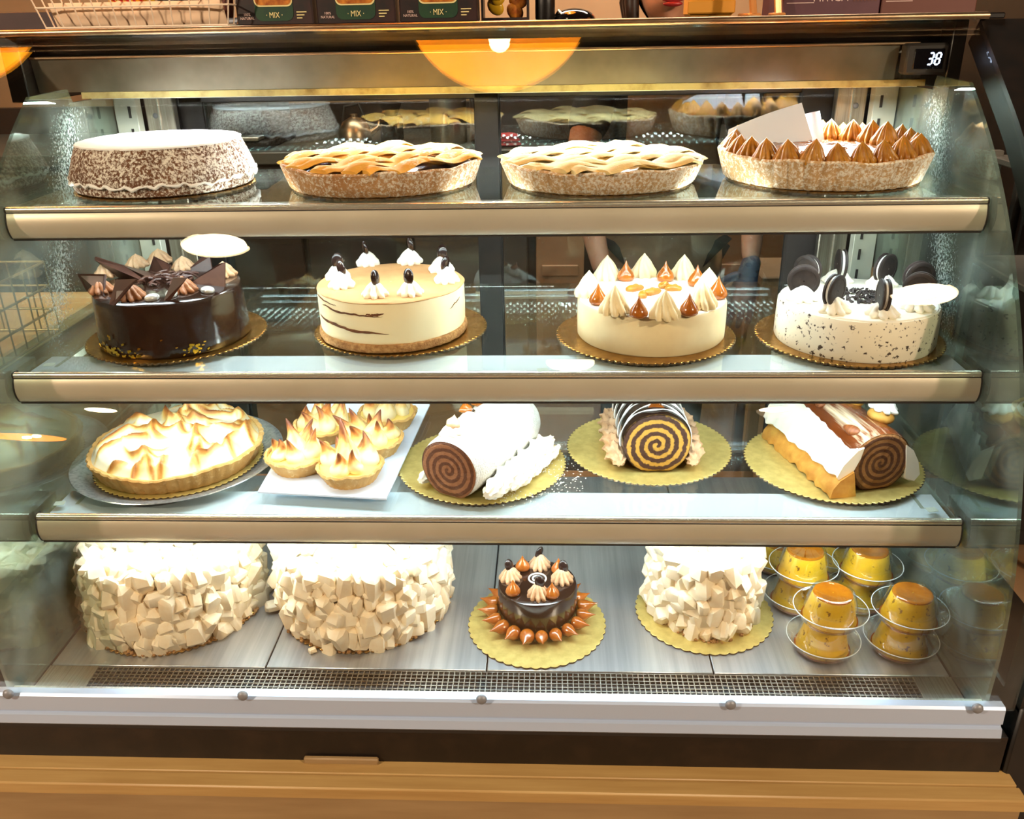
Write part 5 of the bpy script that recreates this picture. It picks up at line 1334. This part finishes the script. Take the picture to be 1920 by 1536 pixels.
ps = thing('person', 'person in a dark short sleeved shirt and tan apron behind the case, reaching in', 'person', (.395, 1.02, FLOOR))
px0, py0, pz0 = ps.location
L = lambda v: Vector((v[0] - px0, v[1] - py0, v[2] - pz0))
hx, hy = .368, .965
V3 = lambda x, y, z: L((x, y, z))
elR, wrR = V3(.165, .90, .175), V3(.225, .745, -.055)
elL, wrL = V3(.590, .90, .170), V3(.560, .74, -.03)
shR, shL = V3(.225, 1.02, .375), V3(.545, 1.02, .375)
nodes = [(V3(.39, 1.06, .02), .125, .085), (V3(.39, 1.05, .18), .125, .080), (V3(.388, 1.04, .32), .135, .085), (V3(.384, 1.02, .425), .062, .055), (V3(.380, .995, .475), .050, .048), (V3(.376, .975, .53), .05, .05),
         (shR, .052, .050), (elR.lerp(shR, .45), .046, .044), (elR, .036, .034), (elR.lerp(wrR, .35), .037, .033), (wrR, .024, .020),
         (shL, .052, .050), (elL.lerp(shL, .45), .046, .044), (elL, .036, .034), (elL.lerp(wrL, .35), .037, .033), (wrL, .024, .020),
         (V3(.31, 1.07, -.05), .082, .082), (V3(.30, 1.06, -.38), .055, .058), (V3(.30, 1.08, -.72), .036, .038), (V3(.295, 1.00, -.795), .034, .024),
         (V3(.47, 1.07, -.05), .082, .082), (V3(.48, 1.06, -.38), .055, .058), (V3(.48, 1.08, -.72), .036, .038), (V3(.485, 1.00, -.795), .034, .024)]
edges = [(0, 1), (1, 2), (2, 3), (3, 4), (4, 5), (2, 6), (6, 7), (7, 8), (8, 9), (9, 10), (2, 11), (11, 12), (12, 13), (13, 14), (14, 15), (0, 16), (16, 17), (17, 18), (18, 19), (0, 20), (20, 21), (21, 22), (22, 23)]
body = skin('b', nodes, edges)
HC = V3(hx, hy, .580)
def head_pt(v):
    x, y, z = v
    w = 1.0 - .32 * max(0, -z - .15) ** 1.1            # jaw narrows
    X, Y, Z = x * .074 * w, y * .092, z * .112
    if y < 0:
        f = -y
        Y -= .020 * math.exp(-((x / .14) ** 2 + ((z + .12) / .20) ** 2)) * f      # nose
        Y += .010 * math.exp(-(((abs(x) - .38) / .16) ** 2 + ((z - .06) / .13) ** 2))   # eye sockets
        Y -= .007 * math.exp(-((x / .30) ** 2 + ((z + .46) / .10) ** 2))          # mouth
        Y -= .010 * math.exp(-((x / .26) ** 2 + ((z + .80) / .16) ** 2))          # chin
        Y += .004 * math.exp(-((x / .3) ** 2 + ((z + .63) / .05) ** 2))
        Y -= .004 * math.exp(-((x / .5) ** 2 + ((z - .25) / .1) ** 2))            # brow
    return (X, Y, Z)
hv, hf = sphere(1, 56, 40); hv = [tuple(HC + Vector(head_pt(v))) for v in hv]
ears = [xf(sphere(1, 14, 10, (.011, .020, .032)), T(tuple(HC + Vector((s * .074, .012, -.008))), (0, 0, s * .3))) for s in (-1, 1)]
B = remesh(merge(body, (hv, hf), *ears), .0055, 3)
ob('body', B, P_['skin'], ps, smooth=180)
HL = lambda x, y, z: tuple(HC + Vector((x, y, z)))
for s in (-1, 1):
    e = ob('eye', sphere(.0115, 16, 10), P_['eye'], ps, loc=HL(s * .029, -.076, .007)); ob('iris', sphere(.0056, 12, 8), P_['iris'], e, loc=(0, -.0078, 0)); ob('eyebrow', tube([HL(s * .014, -.090, .028), HL(s * .03, -.088, .033), HL(s * .046, -.076, .028)], [.0028, .0036, .0014], 8), P_['hair'], ps)
ym = -.1005
ob('lips', merge(xf(sphere(1, 20, 10, (.0245, .0075, .0048)), HL(0, ym + .004, -.0475)), xf(sphere(1, 20, 10, (.0215, .0080, .0060)), HL(0, ym + .004, -.0560))), P_['lip'], ps)
# hair: cap plus locks falling beside the jaw
hcap, hf2 = sphere(1, 40, 28); hc2 = []
for x, y, z in hcap:
    a = head_pt((x, abs(y) if y > -.35 else y, z)); k = 1.10 if (z > .35 or y > .0) else .90
    hc2.append(HL(a[0] * k, a[1] * k + .006, a[2] * (1.08 if z > 0 else 1.0)))
ob('hair', (hc2, hf2), P_['hair'], ps)
for s in (-1, 1):
    for q in range(3):
        ob('hair_lock', tube([HL(s * .050, -.02 + .03 * q, .095), HL(s * .079, -.018 + .03 * q, .03), HL(s * (.083 + .004 * q), -.018 + .03 * q, -.05), HL(s * .078, -.024 + .028 * q, -.125), HL(s * .070, -.02 + .026 * q, -.165)], [.010, .016, .017, .013, .002], 10), P_['hair'], ps)
# shirt over torso and upper arms
sn = [(V3(.39, 1.06, -.01), .134, .094), (V3(.39, 1.05, .18), .134, .089), (V3(.388, 1.04, .32), .143, .092), (V3(.384, 1.025, .412), .072, .062), (shR, .060, .058), (elR.lerp(shR, .25), .056, .052), (shL, .060, .058), (elL.lerp(shL, .25), .056, .052)]
ob('shirt', skin('s', sn, [(0, 1), (1, 2), (2, 3), (2, 4), (4, 5), (2, 6), (6, 7)]), P_['shirt'], ps, smooth=180)
tn = [(V3(.39, 1.06, .0), .136, .096), (V3(.31, 1.07, -.08), .090, .090), (V3(.30, 1.06, -.38), .064, .066), (V3(.30, 1.085, -.74), .048, .050), (V3(.47, 1.07, -.08), .090, .090), (V3(.48, 1.06, -.38), .064, .066), (V3(.48, 1.085, -.74), .048, .050)]
ob('trousers', skin('t', tn, [(0, 1), (1, 2), (2, 3), (0, 4), (4, 5), (5, 6)]), P_['pants'], ps, smooth=180)
for x in (.297, .483): ob('shoe', sphere(1, 20, 12, (.046, .115, .036)), P_['pants'], ps, loc=tuple(V3(x, 1.035, -.784)))
V, Fc = [], []; na_, nz_ = 18, 22
for lay in (0, .004):
    for k in range(nz_ + 1):
        z = -.38 + .74 * k / nz_; hw = 1.25 if z < .05 else 1.25 - .55 * min(1, (z - .05) / .18)
        for i in range(na_ + 1):
            a = -hw + 2 * hw * i / na_
            V.append(tuple(V3(.389 + (.160 + lay) * sin(a), 1.05 - .118 * cos(a) - lay - .012 + (.02 * (z - .1)), z)))
N1 = (nz_ + 1) * (na_ + 1); g = lambda l_, k, i: l_ * N1 + k * (na_ + 1) + i
for k in range(nz_):
    for i in range(na_): Fc += [(g(0, k, i), g(0, k, i + 1), g(0, k + 1, i + 1), g(0, k + 1, i)), (g(1, k, i), g(1, k + 1, i), g(1, k + 1, i + 1), g(1, k, i + 1))]
for k in range(nz_):
    for i in (0, na_): Fc.append((g(0, k, i), g(0, k + 1, i), g(1, k + 1, i), g(1, k, i)))
for i in range(na_):
    for k in (0, nz_): Fc.append((g(0, k, i), g(1, k, i), g(1, k, i + 1), g(0, k, i + 1)))
ob('apron', (V, Fc), P_['apron'], ps, smooth=180)
for s in (-1, 1): ob('apron_strap', tube([V3(.389 + s * .075, .93, .35), V3(.386 + s * .055, .955, .42), V3(.383 + s * .03, 1.04, .46)], .008, 8), P_['apron'], ps)
def hand(w, fwd, palm_n, m):
    """gloved hand: palm plus five fingers, wrist at w, pointing along fwd"""
    f = fwd.normalized(); n = palm_n - f * palm_n.dot(f); n.normalize(); s = f.cross(n)
    parts = [skin('h', [(w - f * .03, .026, .022), (w + f * .01, .024, .018), (w + f * .045, .034, .014), (w + f * .085, .036, .013)], [(0, 1), (1, 2), (2, 3)])]
    for off, ln_, sp in ((-.027, .062, -.10), (-.009, .074, -.03), (.009, .070, .04), (.026, .055, .12)):
        b = w + f * .082 + s * off; d = (f + s * sp).normalized(); d2 = (d * .86 + n * .5).normalized(); d3 = (d * .55 + n * .83).normalized()
        parts.append(skin('f', [(b - d * .03, .0095, .0095), (b, .0098, .0095), (b + d * ln_ * .42, .0092, .009), (b + d * ln_ * .42 + d2 * ln_ * .32, .0084, .0082), (b + d * ln_ * .42 + d2 * ln_ * .32 + d3 * ln_ * .26, .0068, .0066)], [(0, 1), (1, 2), (2, 3), (3, 4)]))
    b = w + f * .028 - s * .026; d = (f * .62 - s * .72 + n * .25).normalized(); d2 = (f * .85 - s * .25 + n * .45).normalized()
    parts.append(skin('f', [(b + s * .014, .012, .012), (b, .0125, .012), (b + d * .034, .0108, .0105), (b + d * .034 + d2 * .030, .008, .008)], [(0, 1), (1, 2), (2, 3)]))
    return merge(*parts)
ob('glove', hand(wrR, Vector((.075, -.05, -.09)), Vector((0, .4, -.9)), 0), P_['glove'], ps, smooth=180)
ob('glove', hand(wrL, Vector((-.03, -.04, -.1)), Vector((0, .6, -.7)), 0), P_['glove'], ps, smooth=180)
